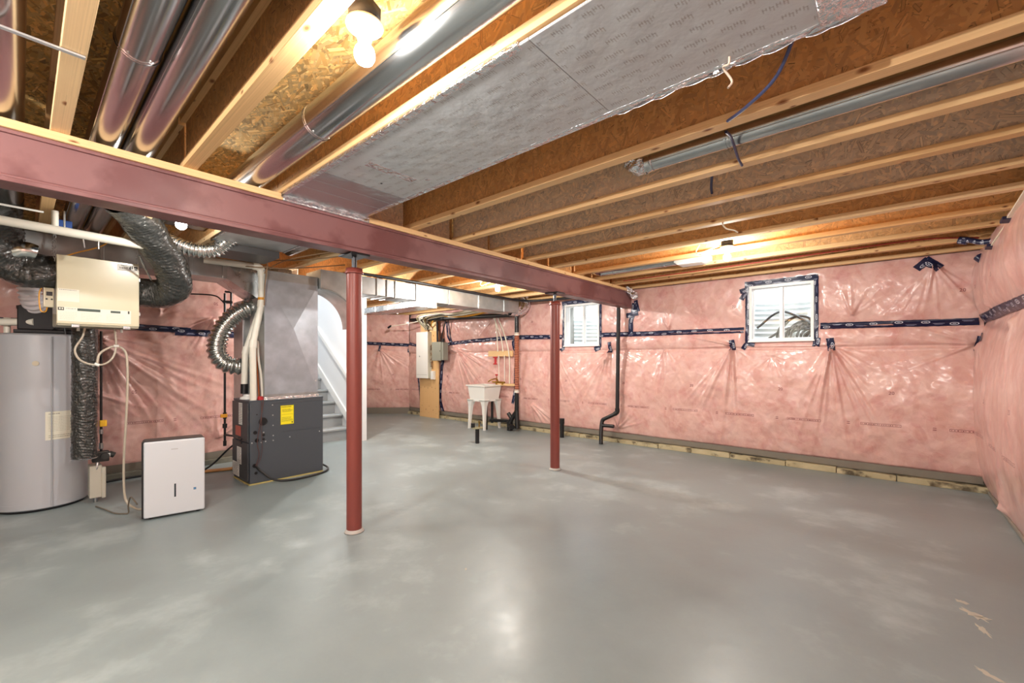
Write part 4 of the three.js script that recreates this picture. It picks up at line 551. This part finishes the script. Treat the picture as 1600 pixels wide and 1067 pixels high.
{ const o = thing('gas_valve', 'gas pipe and valve with yellow handle at the foot of the grey tank', 'valve', [-5.2, 0, -0.465]);
  part(o, 'pipe', rod([0, 0.44, 0], [0, 1.5, 0], 0.009, 12), M.black); part(o, 'handle', box(-0.008, 0.03, 0.665, 0.72, -0.035, 0.012, 0.005), M.yellow, 'yellow handle'); part(o, 'union', [rod([0, 0.6, 0], [0, 0.64, 0], 0.014, 10), rod([0, 0.47, 0], [0, 0.52, 0], 0.016, 8)], M.steel);
  part(o, 'valve_body', [box(-0.03, 0.04, 0.36, 0.45, -0.05, 0.06, 0.008), rod([0.04, 0.41, -0.02], [0.07, 0.41, -0.02], 0.028, 20), rod([0.0, 0.42, -0.05], [0.0, 0.40, -0.085], 0.024, 16)], S({ color: 0x3b3b3a, roughness: 0.4, metalness: 0.5 })); part(o, 'valve_tag', box(0.041, 0.044, 0.40, 0.43, -0.055, -0.03), M.white);
  part(o, 'pipe_run', tube([[0, 0.37, 0.02], [0.01, 0.30, 0.03], [-0.02, 0.24, 0.05], [0.0, 0.1, 0.04]], 0.012, 24, 8), M.steel);
  part(o, 'burner_cover', [box(-0.12, 0.02, 0.05, 0.33, -0.005, 0.075, 0.006), box(-0.03, 0.03, 0.04, 0.31, -0.03, 0.0, 0.01)], S({ color: 0xb9b4a6, roughness: 0.5 })); part(o, 'drain_foot', rod([-0.06, 0, 0.03], [-0.06, 0.06, 0.03], 0.016, 12), M.steel);
}
{ const o = thing('gas_pipe', 'thin black gas pipe with an orange valve, left of the furnace', 'pipe', [-5.86, 0, -1.578]);
  part(o, 'riser', rod([0, 0.28, 0], [0, 2.03, 0], 0.0125, 14), M.black); part(o, 'top_fitting', [rod([0, 1.93, 0.02], [0, 1.93, -0.075], 0.018, 12), rod([0, 1.82, -0.065], [0, 2.06, -0.065], 0.012, 12), rod([0, 1.80, 0], [0, 1.86, -0.06], 0.012, 10), rod([0, 2.05, -0.07], [0, 2.05, 0.0], 0.012, 10)], M.black);
  part(o, 'branch', tube([[0, 1.93, 0.02], [0, 1.99, 0.10], [-0.03, 1.99, 0.3], [-0.05, 1.96, 0.6]], 0.008, 30, 8), M.black); part(o, 'valve', [rod([0, 0.56, 0], [0, 0.63, 0], 0.02, 12), rod([0, 0.45, 0], [0, 0.50, 0], 0.024, 12)], M.black); part(o, 'valve_handle', box(0.01, 0.03, 0.575, 0.615, -0.02, 0.05, 0.004), M.orange, 'orange valve handle');
  part(o, 'tail', [rod([0, 0.37, -0.0], [0.2, 0.37, -0.05], 0.012, 10), rod([0, 0.24, 0], [0, 0.3, 0], 0.018, 10)], M.black); part(o, 'connector', tube([[0.2, 0.37, -0.05], [0.3, 0.40, -0.03], [0.42, 0.42, 0.02], [0.5, 0.41, 0.05]], 0.010, 24, 8), M.black); }
solo('black_hose', 'black hose curving from the furnace to the floor behind the dehumidifier', 'hose', tube([[-5.275, 0.36, -1.53], [-5.34, 0.28, -1.46], [-5.45, 0.12, -1.34], [-5.52, 0.02, -1.18], [-5.45, 0.012, -1.02], [-5.3, 0.012, -0.86]], 0.010, 60, 8), M.cableBlack);
solo('floor_hose', 'dark hose lying along the foot of the left wall', 'hose', tube([[-5.98, 0.013, -1.35], [-6.0, 0.013, -0.9], [-5.96, 0.013, -0.55], [-5.8, 0.013, -0.42]], 0.012, 50, 8), M.cableBlack);
solo('condensate_pipe', 'tan pipe on the floor between dehumidifier and furnace', 'pipe', tube([[-5.70, 0.02, -1.22], [-5.66, 0.02, -1.36], [-5.60, 0.02, -1.52], [-5.56, 0.02, -1.68]], 0.018, 30, 10), S({ color: 0xb07a45, roughness: 0.5 }));
// ---------------------------------------------------------------- white plastic vent pipes
{ const o = thing('vent_pipe', 'white plastic vent pipe running down in front to the furnace top', 'pipe', [0, 0, 0], 'white vent pipes'), x = -4.82, r = 0.031;
  part(o, 'horizontal_run', rod([x - 0.1, 2.205, -1.15], [x, 2.195, -1.56], r, 24), M.pvc); part(o, 'elbow', sleeve([[x, 2.196, -1.54], [x, 2.19, -1.59], [x, 2.16, -1.618], [x, 2.10, -1.622]], () => r + 0.006, 24, 24), M.pvc); part(o, 'drop', rod([x, 2.12, -1.622], [x, 1.83, -1.622], r, 24), M.pvc); part(o, 'band', rod([x, 1.885, -1.622], [x, 1.86, -1.622], r + 0.003, 24), M.orange, 'orange band'); part(o, 'coupling', rod([x, 1.85, -1.622], [x, 1.79, -1.615], r + 0.006, 24), M.pvc);
  part(o, 'slant', rod([x, 1.80, -1.617], [x, 1.43, -1.545], r, 24), M.pvc); part(o, 'coupling', rod([x, 1.45, -1.545], [x, 1.37, -1.54], r + 0.006, 24), M.pvc); part(o, 'riser', rod([x, 1.40, -1.54], [x, 0.84, -1.545], r, 24), M.pvc); }
{ const o = thing('vent_pipe', 'white plastic vent pipe slanting behind the first one', 'pipe', [0, 0, 0], 'white vent pipes'), x = -5.02, r = 0.03;
  part(o, 'slant', rod([x, 1.84, -1.69], [x, 1.36, -1.545], r, 24), M.pvc); part(o, 'coupling', rod([x, 1.38, -1.55], [x, 1.31, -1.535], r + 0.006, 24), M.pvc); part(o, 'riser', rod([x, 1.33, -1.535], [x, 0.98, -1.525], r, 24), M.pvc); part(o, 'rubber_joint', [rod([x, 1.0, -1.526], [x, 0.90, -1.525], r + 0.005, 20)], M.black); part(o, 'boot', lathe([[0.075, 0], [0.07, 0.02], [0.045, 0.03], [0.04, 0.05]], [x, 0.842, -1.56], 28), M.white); }
{ const o = thing('small_fittings', 'red cap and small white tube on top of the furnace', 'fitting', [-4.82, 0.842, -1.61]); part(o, 'red_cap', rod([0, 0, 0], [0, 0.035, 0], 0.026, 16), M.redPlastic); part(o, 'copper_tube', rod([-0.03, 0, 0.0], [-0.06, 0.52, 0.02], 0.008, 10), M.copper); part(o, 'white_tube', tube([[0.0, 0.03, -0.02], [-0.01, 0.25, -0.01], [-0.02, 0.42, 0.01], [-0.02, 0.6, 0.02]], 0.012, 24, 8), S({ color: 0xd2cdc2, roughness: 0.5 })); part(o, 'trap', box(-0.045, 0.0, 0, 0.09, -0.05, -0.02, 0.006), M.white); }
{ const o = thing('drain_line', 'long white plastic pipe hung level in front of the round duct ends', 'pipe', [0, 0, 0]); part(o, 'pipe', rod([-4.3, 2.150, 0.12], [-4.3, 2.125, -0.62], 0.030, 20), M.pvc); part(o, 'hanger', [rod([-4.3, 2.15, -0.2], [-4.3, 2.28, -0.2], 0.006, 8), rod([-4.3, 2.12, -0.37], [-4.3, 2.05, -0.37], 0.006, 8), rod([-4.3, 2.12, -0.29], [-4.32, 2.05, -0.30], 0.006, 8)], M.steel); part(o, 'stub', rod([-4.3, 2.14, -0.155], [-4.3, 2.27, -0.155], 0.018, 14), M.pvc); }
solo('tie_rod', 'thin pale rod above the long white plastic pipe', 'rod', rod([-4.2, 2.228, 0.09], [-4.2, 2.225, -0.10], 0.007, 10), M.white);
solo('blue_box', 'small blue electrical box above the long white plastic pipe', 'electrical box', box(-4.50, -4.42, 2.175, 2.245, -0.245, -0.165, 0.006), M.bluePlastic);
solo('hanger_strap', 'grey metal strap nailed across under the first joist', 'strap', box(-2.065, -2.048, 2.272, 2.2785, -0.145, 0.42, 0.001, 'z'), S({ color: 0xc2c4c6, metalness: 0.5, roughness: 0.4 }));
// ---------------------------------------------------------------- dehumidifier
{ const o = thing('dehumidifier', 'white dehumidifier with a dark water-level slit, standing on the floor', 'dehumidifier', [-4.2925, 0, -0.8135]); o.rotation.y = 1.386; const w = 0.193, h = 0.608;
  part(o, 'rear_shell', box(-w - 0.014, w - 0.004, 0.012, h + 0.004, -0.2, -0.03, 0.022), S({ color: 0x4b4745, roughness: 0.45 })); part(o, 'front_cover', box(-w, w, 0.016, h, -0.032, 0, 0.012), S({ color: 0xcfd4da, roughness: 0.3 })); part(o, 'gap_trim', box(-w - 0.012, w - 0.002, 0.012, h + 0.002, -0.04, -0.03, 0.006), M.blackMatte);
  part(o, 'level_window', box(-0.006, 0.006, 0.155, 0.26, -0.002, 0.0015, 0.0015), S({ color: 0x33383f, roughness: 0.2 })); part(o, 'sticker', box(0.118, 0.136, 0.19, 0.209, -0.001, 0.001), S({ color: 0x4f7fa8, roughness: 0.5 })); part(o, 'brand_mark', box(-0.025, 0.018, 0.534, 0.541, -0.001, 0.0006), S({ color: 0xb4b6b8, roughness: 0.5 }));
  for (const x of [-0.15, 0.15]) for (const z of [-0.16, -0.05]) part(o, 'foot', rod([x, 0, z], [x, 0.014, z], 0.014, 12), M.black); }
solo('extension_cord', 'thin dark cord curling on the floor left of the dehumidifier', 'cord', tube([[-4.42, 0.12, -0.60], [-4.52, 0.16, -0.575], [-4.60, 0.08, -0.57], [-4.63, 0.012, -0.575], [-4.64, 0.008, -0.55], [-4.72, 0.007, -0.50], [-4.90, 0.007, -0.46], [-5.06, 0.007, -0.42]], 0.0055, 70, 8), S({ color: 0x6f665a, roughness: 0.5 }));
// ---------------------------------------------------------------- panel, sink and drains along the back wall
{ const o = thing('panel_board', 'yellow plywood board carrying the white electrical panel', 'board', [-7.495, 0, -5.85]); part(o, 'sheet', box(-0.325, 0.325, 0.0, 1.86, 0, 0.02, 0.003, 'y'), M.lumber[1]); part(o, 'stud', box(-0.30, -0.06, 1.86, 2.2, -0.02, 0.02, 0.002, 'y', 0.4), M.lumber[0]); part(o, 'stud', box(0.02, 0.26, 1.86, 2.2, -0.02, 0.02, 0.002, 'y', 1.4), M.lumber[2]); }
{ const o = thing('electrical_panel', 'tall narrow white electrical panel on the plywood board', 'electrical panel', [-7.60, 0.85, -5.83]); part(o, 'box', box(-0.2, 0.2, 0, 1.0, 0, 0.10, 0.004), S({ color: 0xcdccbd, roughness: 0.5 })); part(o, 'door', box(-0.2, 0.2, 0.0, 1.0, 0.10, 0.112, 0.005), M.white); part(o, 'seam', box(-0.18, 0.18, 0.075, 0.079, 0.111, 0.1135), M.greyBox); part(o, 'latch', box(-0.08, -0.06, 0.46, 0.49, 0.112, 0.12, 0.002), M.steel);
  const R = rng(3); part(o, 'wires', Array.from({ length: 12 }, () => { const y = 0.25 + R() * 0.5; return tube([[0.2, y, 0.03], [0.25, y + 0.02, 0.05], [0.27, y + 0.1 * R(), 0.04], [0.24, y - 0.1 * R(), 0.02]], 0.006, 12, 6); }), S({ color: 0x6e4a32, roughness: 0.5 })); part(o, 'outlet_box', box(0.23, 0.33, -0.02, 0.16, 0, 0.06, 0.006), M.white); }
{ const o = thing('disconnect_switch', 'grey metal switch box right of the white electrical panel', 'electrical box', [-7.04, 1.24, -5.84]); part(o, 'box', box(-0.175, 0.17, 0, 0.37, 0, 0.14, 0.01), M.greyBox); part(o, 'cover', box(-0.18, 0.12, -0.01, 0.38, 0.14, 0.155, 0.008), M.greyBox); part(o, 'latch', box(0.09, 0.105, 0.18, 0.2, 0.155, 0.162), M.black); part(o, 'conduit', [rod([-0.1, 0.37, 0.06], [-0.13, 0.84, 0.05], 0.022, 12), rod([0.08, 0.37, 0.06], [0.08, 0.45, 0.06], 0.03, 12)], M.blackMatte); part(o, 'conduit', tube([[0.0, 0.37, 0.06], [0.03, 0.5, 0.06], [0.12, 0.75, 0.05], [0.16, 0.86, 0.05]], 0.012, 20, 8), M.black); }
{ const R = rng(14), o = thing('cable_bunch', 'tangle of thin electrical cables above the white panel, under the metal duct', 'cables', [0, 0, 0]), tone = [M.cableWhite, M.cableWhite, M.black, M.orange, M.cableWhite, M.cableBlack, S({ color: 0xa9a07c, roughness: 0.5 })];
  for (let i = 0; i < 16; i++) { const y = 2.10 + R() * 0.08, z = -5.72 + R() * 0.25; part(o, 'cable', tube([[-7.6 + R() * 0.3, 1.9, -5.80], [-7.55 + R() * 0.4, y - 0.03, z], [-7.0 + R() * 0.3, y + 0.03 * R(), z], [-6.5 + R() * 0.4, y - 0.04 * R(), z + 0.05], [-6.0 + R(), y + 0.05, z - 0.05]], 0.007 + R() * 0.004, 50, 6), tone[i % 7]); } }
{ const o = thing('loose_cable', 'white cable end with a black tip hanging near the far corner', 'cable', [0, 0, 0]); part(o, 'lead', tube([[-7.6, 2.08, -5.65], [-8.0, 2.02, -5.5], [-8.3, 1.99, -5.4]], 0.007, 20, 6), M.cableWhite); part(o, 'tip', rod([-8.29, 2.0, -5.4], [-8.37, 1.96, -5.38], 0.022, 10), M.black); }
{ const o = thing('laundry_sink', 'white plastic laundry sink on four tapered legs', 'sink', [-5.56, 0, -5.585]), w = 0.215, d = 0.215;
  const ring = (w0, d0, y0, w1, d1, y1) => { const p = [], c = [[-1, -1], [1, -1], [1, 1], [-1, 1]]; for (let i = 0; i < 4; i++) { const [a, b] = c[i], [e, f] = c[(i + 1) % 4]; const A = [a * w0, y0, b * d0], B = [e * w0, y0, f * d0], C = [e * w1, y1, f * d1], D = [a * w1, y1, b * d1]; p.push(...A, ...C, ...B, ...A, ...D, ...C); } const g = new THREE.BufferGeometry(); g.setAttribute('position', new THREE.Float32BufferAttribute(p, 3)); g.computeVertexNormals(); return metres(g); };
  part(o, 'tub', [ring(w - 0.03, d - 0.03, 0.54, w, d, 0.775), ring(w - 0.012, d - 0.012, 0.78, w - 0.045, d - 0.045, 0.57), box(-w + 0.04, w - 0.04, 0.556, 0.57, -d + 0.04, d - 0.04), box(-w + 0.03, w - 0.03, 0.535, 0.545, -d + 0.03, d - 0.03)], M.white);
  part(o, 'rim', extrude([[-w - 0.025, -d - 0.02], [w + 0.02, -d - 0.02], [w + 0.02, d + 0.02], [-w - 0.025, d + 0.02]], 0.016, [[[-w + 0.02, -d + 0.02], [w - 0.02, -d + 0.02], [w - 0.02, d - 0.02], [-w + 0.02, d - 0.02]]], 0.004).rotateX(-Math.PI / 2).translate(0, 0.775, 0), M.white);
  part(o, 'apron', [box(-w + 0.02, w - 0.02, 0.50, 0.54, d - 0.04, d - 0.028, 0.004), box(-w + 0.02, w - 0.02, 0.50, 0.54, -d + 0.028, -d + 0.04, 0.004), box(w - 0.04, w - 0.028, 0.50, 0.54, -d + 0.03, d - 0.03, 0.004), box(-w + 0.028, -w + 0.04, 0.50, 0.54, -d + 0.03, d - 0.03, 0.004)], M.white);
  for (const a of [-1, 1]) for (const b of [-1, 1]) { const cx = a * (w - 0.045), cz = b * (d - 0.045); const g = []; const lv = [[0, 0.018, 0.025], [0.25, 0.024, 0.012], [0.42, 0.034, 0.004], [0.50, 0.05, -0.004], [0.535, 0.075, -0.018]]; for (let i = 0; i < lv.length - 1; i++) { const r = ring(lv[i][1], lv[i][1], lv[i][0], lv[i + 1][1], lv[i + 1][1], lv[i + 1][0]); const pp = r.attributes.position; for (let k = 0; k < pp.count; k++) { const t = (pp.getY(k) - lv[i][0]) / (lv[i + 1][0] - lv[i][0]), s = lv[i][2] * (1 - t) + lv[i + 1][2] * t; pp.setX(k, pp.getX(k) + cx + a * s); pp.setZ(k, pp.getZ(k) + cz + b * s); } g.push(r); } part(o, 'leg', g, M.white); } }
{ const o = thing('sink_faucet', 'brass faucet with a red knob standing behind the laundry sink', 'faucet', [-5.42, 0.80, -5.79]); part(o, 'ledge', box(-0.03, 0.44, -0.02, 0.02, -0.05, 0.03, 0.003), M.lumber[0]); part(o, 'body', [rod([-0.1, 0.04, 0.03], [0.2, 0.04, 0.03], 0.016, 12), rod([0, 0.0, 0.03], [0, 0.05, 0.03], 0.02, 12), rod([0.15, 0, 0.03], [0.15, 0.05, 0.03], 0.02, 12)], M.brass); part(o, 'spout', tube([[0.05, 0.04, 0.04], [0.05, 0.10, 0.08], [0.02, 0.09, 0.18], [-0.05, 0.05, 0.2]], 0.011, 24, 10), M.brass); part(o, 'knob', rod([0.0, 0.16, 0.03], [0.0, 0.185, 0.03], 0.026, 12), M.redPlastic, 'red knob'); part(o, 'riser', rod([0.0, 0.05, 0.03], [0, 0.16, 0.03], 0.009, 10), M.copper); }
{ const o = thing('valve_board', 'short wooden strip with pipes above the laundry sink', 'board', [-5.385, 1.31, -5.84]); part(o, 'strip', box(-0.305, 0.305, 0, 0.105, 0, 0.025, 0.003), M.lumber[0]); part(o, 'red_valve', [rod([-0.11, -0.13, 0.03], [-0.11, -0.02, 0.03], 0.022, 12), box(-0.155, -0.065, -0.03, -0.005, 0.02, 0.05, 0.005), box(-0.15, -0.07, -0.15, -0.125, 0.02, 0.05, 0.005)], M.redPlastic, 'red valves');
  for (const [x, t] of [[-0.04, -0.05], [0.09, -0.22]]) part(o, 'supply_tube', tube([[x, 0.09, 0.04], [x + t * 0.2, 0.35, 0.05], [x + t, 0.74, 0.06]], 0.010, 30, 8), M.cableWhite); part(o, 'supply_tube', tube([[0.26, -0.5, 0.05], [0.25, 0.0, 0.05], [0.16, 0.35, 0.06], [-0.02, 0.74, 0.07]], 0.011, 30, 8), M.cableWhite); part(o, 'down_tube', [rod([-0.02, 0.02, 0.035], [-0.02, -0.47, 0.03], 0.008, 8), rod([0.12, 0.02, 0.035], [0.12, -0.47, 0.03], 0.008, 8)], M.pvc); }
{ const o = thing('drain_stack', 'black drain stack with a ribbed copper-coloured sleeve right of the sink', 'pipe', [-4.905, 0, -5.73]);
  part(o, 'upper_pipe', rod([0, 1.72, 0], [0, 2.06, 0], 0.038, 20), M.black); part(o, 'ribbed_sleeve', sleeve([[0, 0.70, 0], [0, 1.2, 0], [0, 1.72, 0]], ribs(0.040, 0.005, 0.040), 260, 24), S({ color: 0x9a5a42, roughness: 0.45 }), 'ribbed copper-coloured sleeve'); for (const y of [0.70, 1.70]) part(o, 'collar', rod([0, y - 0.025, 0], [0, y + 0.025, 0], 0.044, 20), M.pvc);
  part(o, 'lower_pipe', rod([0, 0.66, 0], [0, 0.40, 0], 0.038, 20), M.black); part(o, 'offset', tube([[0, 0.42, 0], [-0.01, 0.34, 0], [-0.08, 0.24, 0.01], [-0.12, 0.16, 0.02], [-0.13, 0.0, 0.02]], 0.04, 30, 16), M.black); part(o, 'wye', [rod([0.0, 0.36, 0], [0.03, 0.05, 0.02], 0.04, 18), rod([-0.14, 0.0, 0.03], [-0.14, 0.16, 0.03], 0.05, 18), rod([-0.14, 0.08, 0.03], [-0.02, 0.08, 0.10], 0.046, 18), rod([-0.18, 0.3, 0.02], [-0.09, 0.2, 0.02], 0.035, 16)], M.black);
  part(o, 'branch', [rod([-0.13, 0.16, 0.02], [-0.62, 0.14, 0.02], 0.026, 14), rod([-0.58, 0.09, 0.02], [-0.58, 0.55, 0.02], 0.024, 14)], M.black); part(o, 'overhead_run', rod([0, 2.04, 0], [-3.1, 2.13, 0.0], 0.040, 18), M.black); part(o, 'overhead_fitting', rod([-1.95, 2.10, 0], [-2.2, 2.107, 0], 0.052, 18), M.black); part(o, 'overhead_fitting', rod([-0.05, 2.04, 0], [0.03, 2.04, 0], 0.046, 18), M.black); }
{ const o = thing('sump_pipe', 'short black pipe with a tan flange standing on the floor before the sink', 'pipe', [-4.63, 0, -4.50]); part(o, 'pipe', rod([0, 0, 0], [0, 0.235, 0], 0.030, 16), M.black); part(o, 'flange', rod([0, 0.225, 0], [0, 0.24, 0], 0.085, 24), S({ color: 0x8f8a6c, roughness: 0.6 })); part(o, 'knob', rod([-0.04, 0.24, 0.05], [-0.04, 0.30, 0.05], 0.03, 14), M.black); part(o, 'stem', rod([0.02, 0.24, -0.02], [0.02, 0.34, -0.02], 0.008, 10), M.brass); }
{ const o = thing('sink_drain', 'thin black pipe standing on the floor under the laundry sink', 'pipe', [-5.43, 0, -5.50]); part(o, 'pipe', rod([0, 0, 0], [0, 0.50, 0], 0.024, 14), M.black); part(o, 'trap', tube([[0, 0.5, 0], [0, 0.535, 0], [-0.05, 0.535, -0.03]], 0.022, 12, 10), M.black); }
{ const o = thing('vent_stack', 'black pipe on the back wall with an offset at its foot', 'pipe', [-3.0, 0, -5.80]); part(o, 'pipe', rod([0.012, 2.25, 0], [-0.012, 0.50, 0], 0.028, 18), M.blackMatte); part(o, 'elbow', sleeve([[-0.012, 0.53, 0], [-0.015, 0.48, 0.0], [-0.05, 0.445, 0.01]], () => 0.034, 14, 18), M.black); part(o, 'offset', tube([[-0.03, 0.455, 0.01], [-0.13, 0.40, 0.04], [-0.205, 0.36, 0.06]], 0.028, 20, 14, 0.1), M.black); part(o, 'foot', tube([[-0.195, 0.37, 0.06], [-0.225, 0.32, 0.07], [-0.22, 0.15, 0.11], [-0.20, 0.0, 0.145]], 0.030, 30, 14), M.black); part(o, 'side_branch', rod([-0.21, 0.27, 0.08], [-0.03, 0.272, 0.07], 0.026, 14), M.black); }
{ const o = thing('stub_pipe', 'short black pipe standing behind the farther red post', 'pipe', [-3.955, 0, -5.74]); part(o, 'pipe', rod([0, 0, 0], [0, 0.30, 0], 0.035, 16), M.black); part(o, 'hub', rod([0, 0.22, 0], [0, 0.305, 0], 0.040, 16), M.black); }
// ---------------------------------------------------------------- cables and odds and ends
solo('flat_cable', 'dark blue cable sagging from the foil panel to the next joist', 'cable', tube([[-0.22, 2.31, -1.64], [-0.30, 2.25, -1.76], [-0.42, 2.245, -1.88], [-0.52, 2.275, -2.0]], 0.0065, 30, 8), M.cableBlue);
solo('flat_cable', 'blue cable crossing under the narrow round duct', 'cable', tube([[-0.55, 2.275, -2.09], [-0.555, 2.29, -2.2], [-0.575, 2.275, -2.40], [-0.58, 2.272, -2.50]], 0.0065, 30, 8), M.cableBlue);
solo('flat_cable', 'short blue cable showing between the joists right of the duct elbow', 'cable', tube([[-0.72, 2.52, -2.56], [-0.78, 2.42, -2.7], [-0.85, 2.36, -2.9], [-0.87, 2.34, -2.98]], 0.008, 24, 8), M.cableBlue);
solo('low_voltage_cable', 'thin white cable loop below a joist, above the back bulb', 'cable', tube([[-0.95, 2.276, -3.52], [-0.93, 2.25, -3.55], [-0.88, 2.23, -3.56], [-0.86, 2.215, -3.58]], 0.006, 20, 6), M.cableWhite);
solo('fire_cable', 'thin red cable stretched along the joists nearest the back wall', 'cable', tube([[-2.62, 2.285, -5.22], [-1.6, 2.272, -5.13], [-0.5, 2.30, -5.2], [0.2, 2.325, -5.3], [0.58, 2.29, -5.38]], 0.006, 60, 6), M.cableRed);
solo('black_line', 'black insulated line lying along the top of the long metal duct', 'cable', tube([[-4.66, 2.262, -2.5], [-4.68, 2.268, -3.4], [-4.69, 2.258, -4.4], [-4.62, 2.235, -5.0], [-4.52, 2.225, -5.5], [-4.1, 2.23, -5.70], [-3.2, 2.23, -5.78]], 0.020, 90, 10), M.cableBlack);
{ const o = thing('cable_bundle', 'thin cables strung across above the plenum', 'cable', [0, 0, 0]), m = S({ color: 0x8a6d4e, roughness: 0.5 }); for (const p of [[[-4.75, 2.25, -1.62], [-4.3, 2.245, -1.9], [-3.7, 2.27, -2.2]], [[-4.7, 2.20, -1.68], [-4.4, 2.24, -1.75], [-3.9, 2.28, -1.98]], [[-4.74, 2.18, -1.66], [-4.6, 2.2, -1.9], [-4.4, 2.27, -2.3]], [[-4.72, 2.18, -1.64], [-4.74, 2.0, -1.625], [-4.745, 1.8, -1.62]], [[-4.70, 2.3, -1.62], [-4.72, 2.2, -1.64], [-4.75, 2.12, -1.625]], [[-4.9, 2.19, -1.4], [-4.75, 2.175, -1.55], [-4.72, 2.19, -1.66]]]) part(o, 'cable', tube(p, 0.006, 24, 6), m); }
{ const R = rng(71), o = thing('foil_wad', 'crumpled foil wrapped round the beam end at the back wall', 'foil', [-2.82, 2.19, -5.80]); const f = (s, a) => 0.042 + 0.012 * Math.sin(a * 3 + s * 40) + 0.006 * Math.sin(a * 7 - s * 60); part(o, 'wad', sleeve([[-0.03, 0.10, 0.06], [0.01, 0.05, 0.03], [0.05, -0.01, -0.01], [0.10, 0.0, -0.04]], f, 50, 28), M.foil); }
for (const [a, b, w, lab] of [[[0.615, 2.125, -4.96], [0.66, 2.245, -4.42], 0.05, 'pale foam strip at the top of the right wall, the lower one'], [[0.625, 2.20, -4.42], [0.66, 2.31, -3.98], 0.055, 'pale foam strip at the top of the right wall, the upper one']]) {
  const L = Math.hypot(b[0] - a[0], b[1] - a[1], b[2] - a[2]), g = box(-w / 2, w / 2, 0, L, -0.006, 0.006, 0.003, 'y'), o = new THREE.Mesh(g, S({ color: 0xded3bf, roughness: 0.7 })); shade(o); o.name = numbered('foam_strip'); o.userData = { label: lab, category: 'foam strip', group: 'foam strips on the right wall' };
  o.position.set(...a); o.quaternion.setFromUnitVectors(V(0, 1, 0), V(b[0] - a[0], b[1] - a[1], b[2] - a[2]).normalize()); scene.add(o);
  part(o, 'tape_patch', box(-w / 2 - 0.02, w / 2 + 0.02, -0.03, 0.035, -0.012, 0.012, 0.004), M.tape); }
{ const o = thing('tape_flap', 'crumpled dark tape and loose plastic hanging from the joists in the right corner', 'tape', [0, 0, 0]); part(o, 'tape_strip', tube([[0.47, 2.275, -5.30], [0.52, 2.25, -5.25], [0.58, 2.215, -5.2], [0.66, 2.21, -5.15]], 0.022, 24, 8), M.tape); part(o, 'tape_strip', rod([0.455, 2.275, -5.3], [0.505, 2.255, -5.28], 0.032, 10), M.tape); part(o, 'tape_strip', tube([[0.60, 2.17, -5.62], [0.63, 2.13, -5.60], [0.67, 2.09, -5.55]], 0.035, 16, 8), M.tape); }
renderer.render(scene, camera);
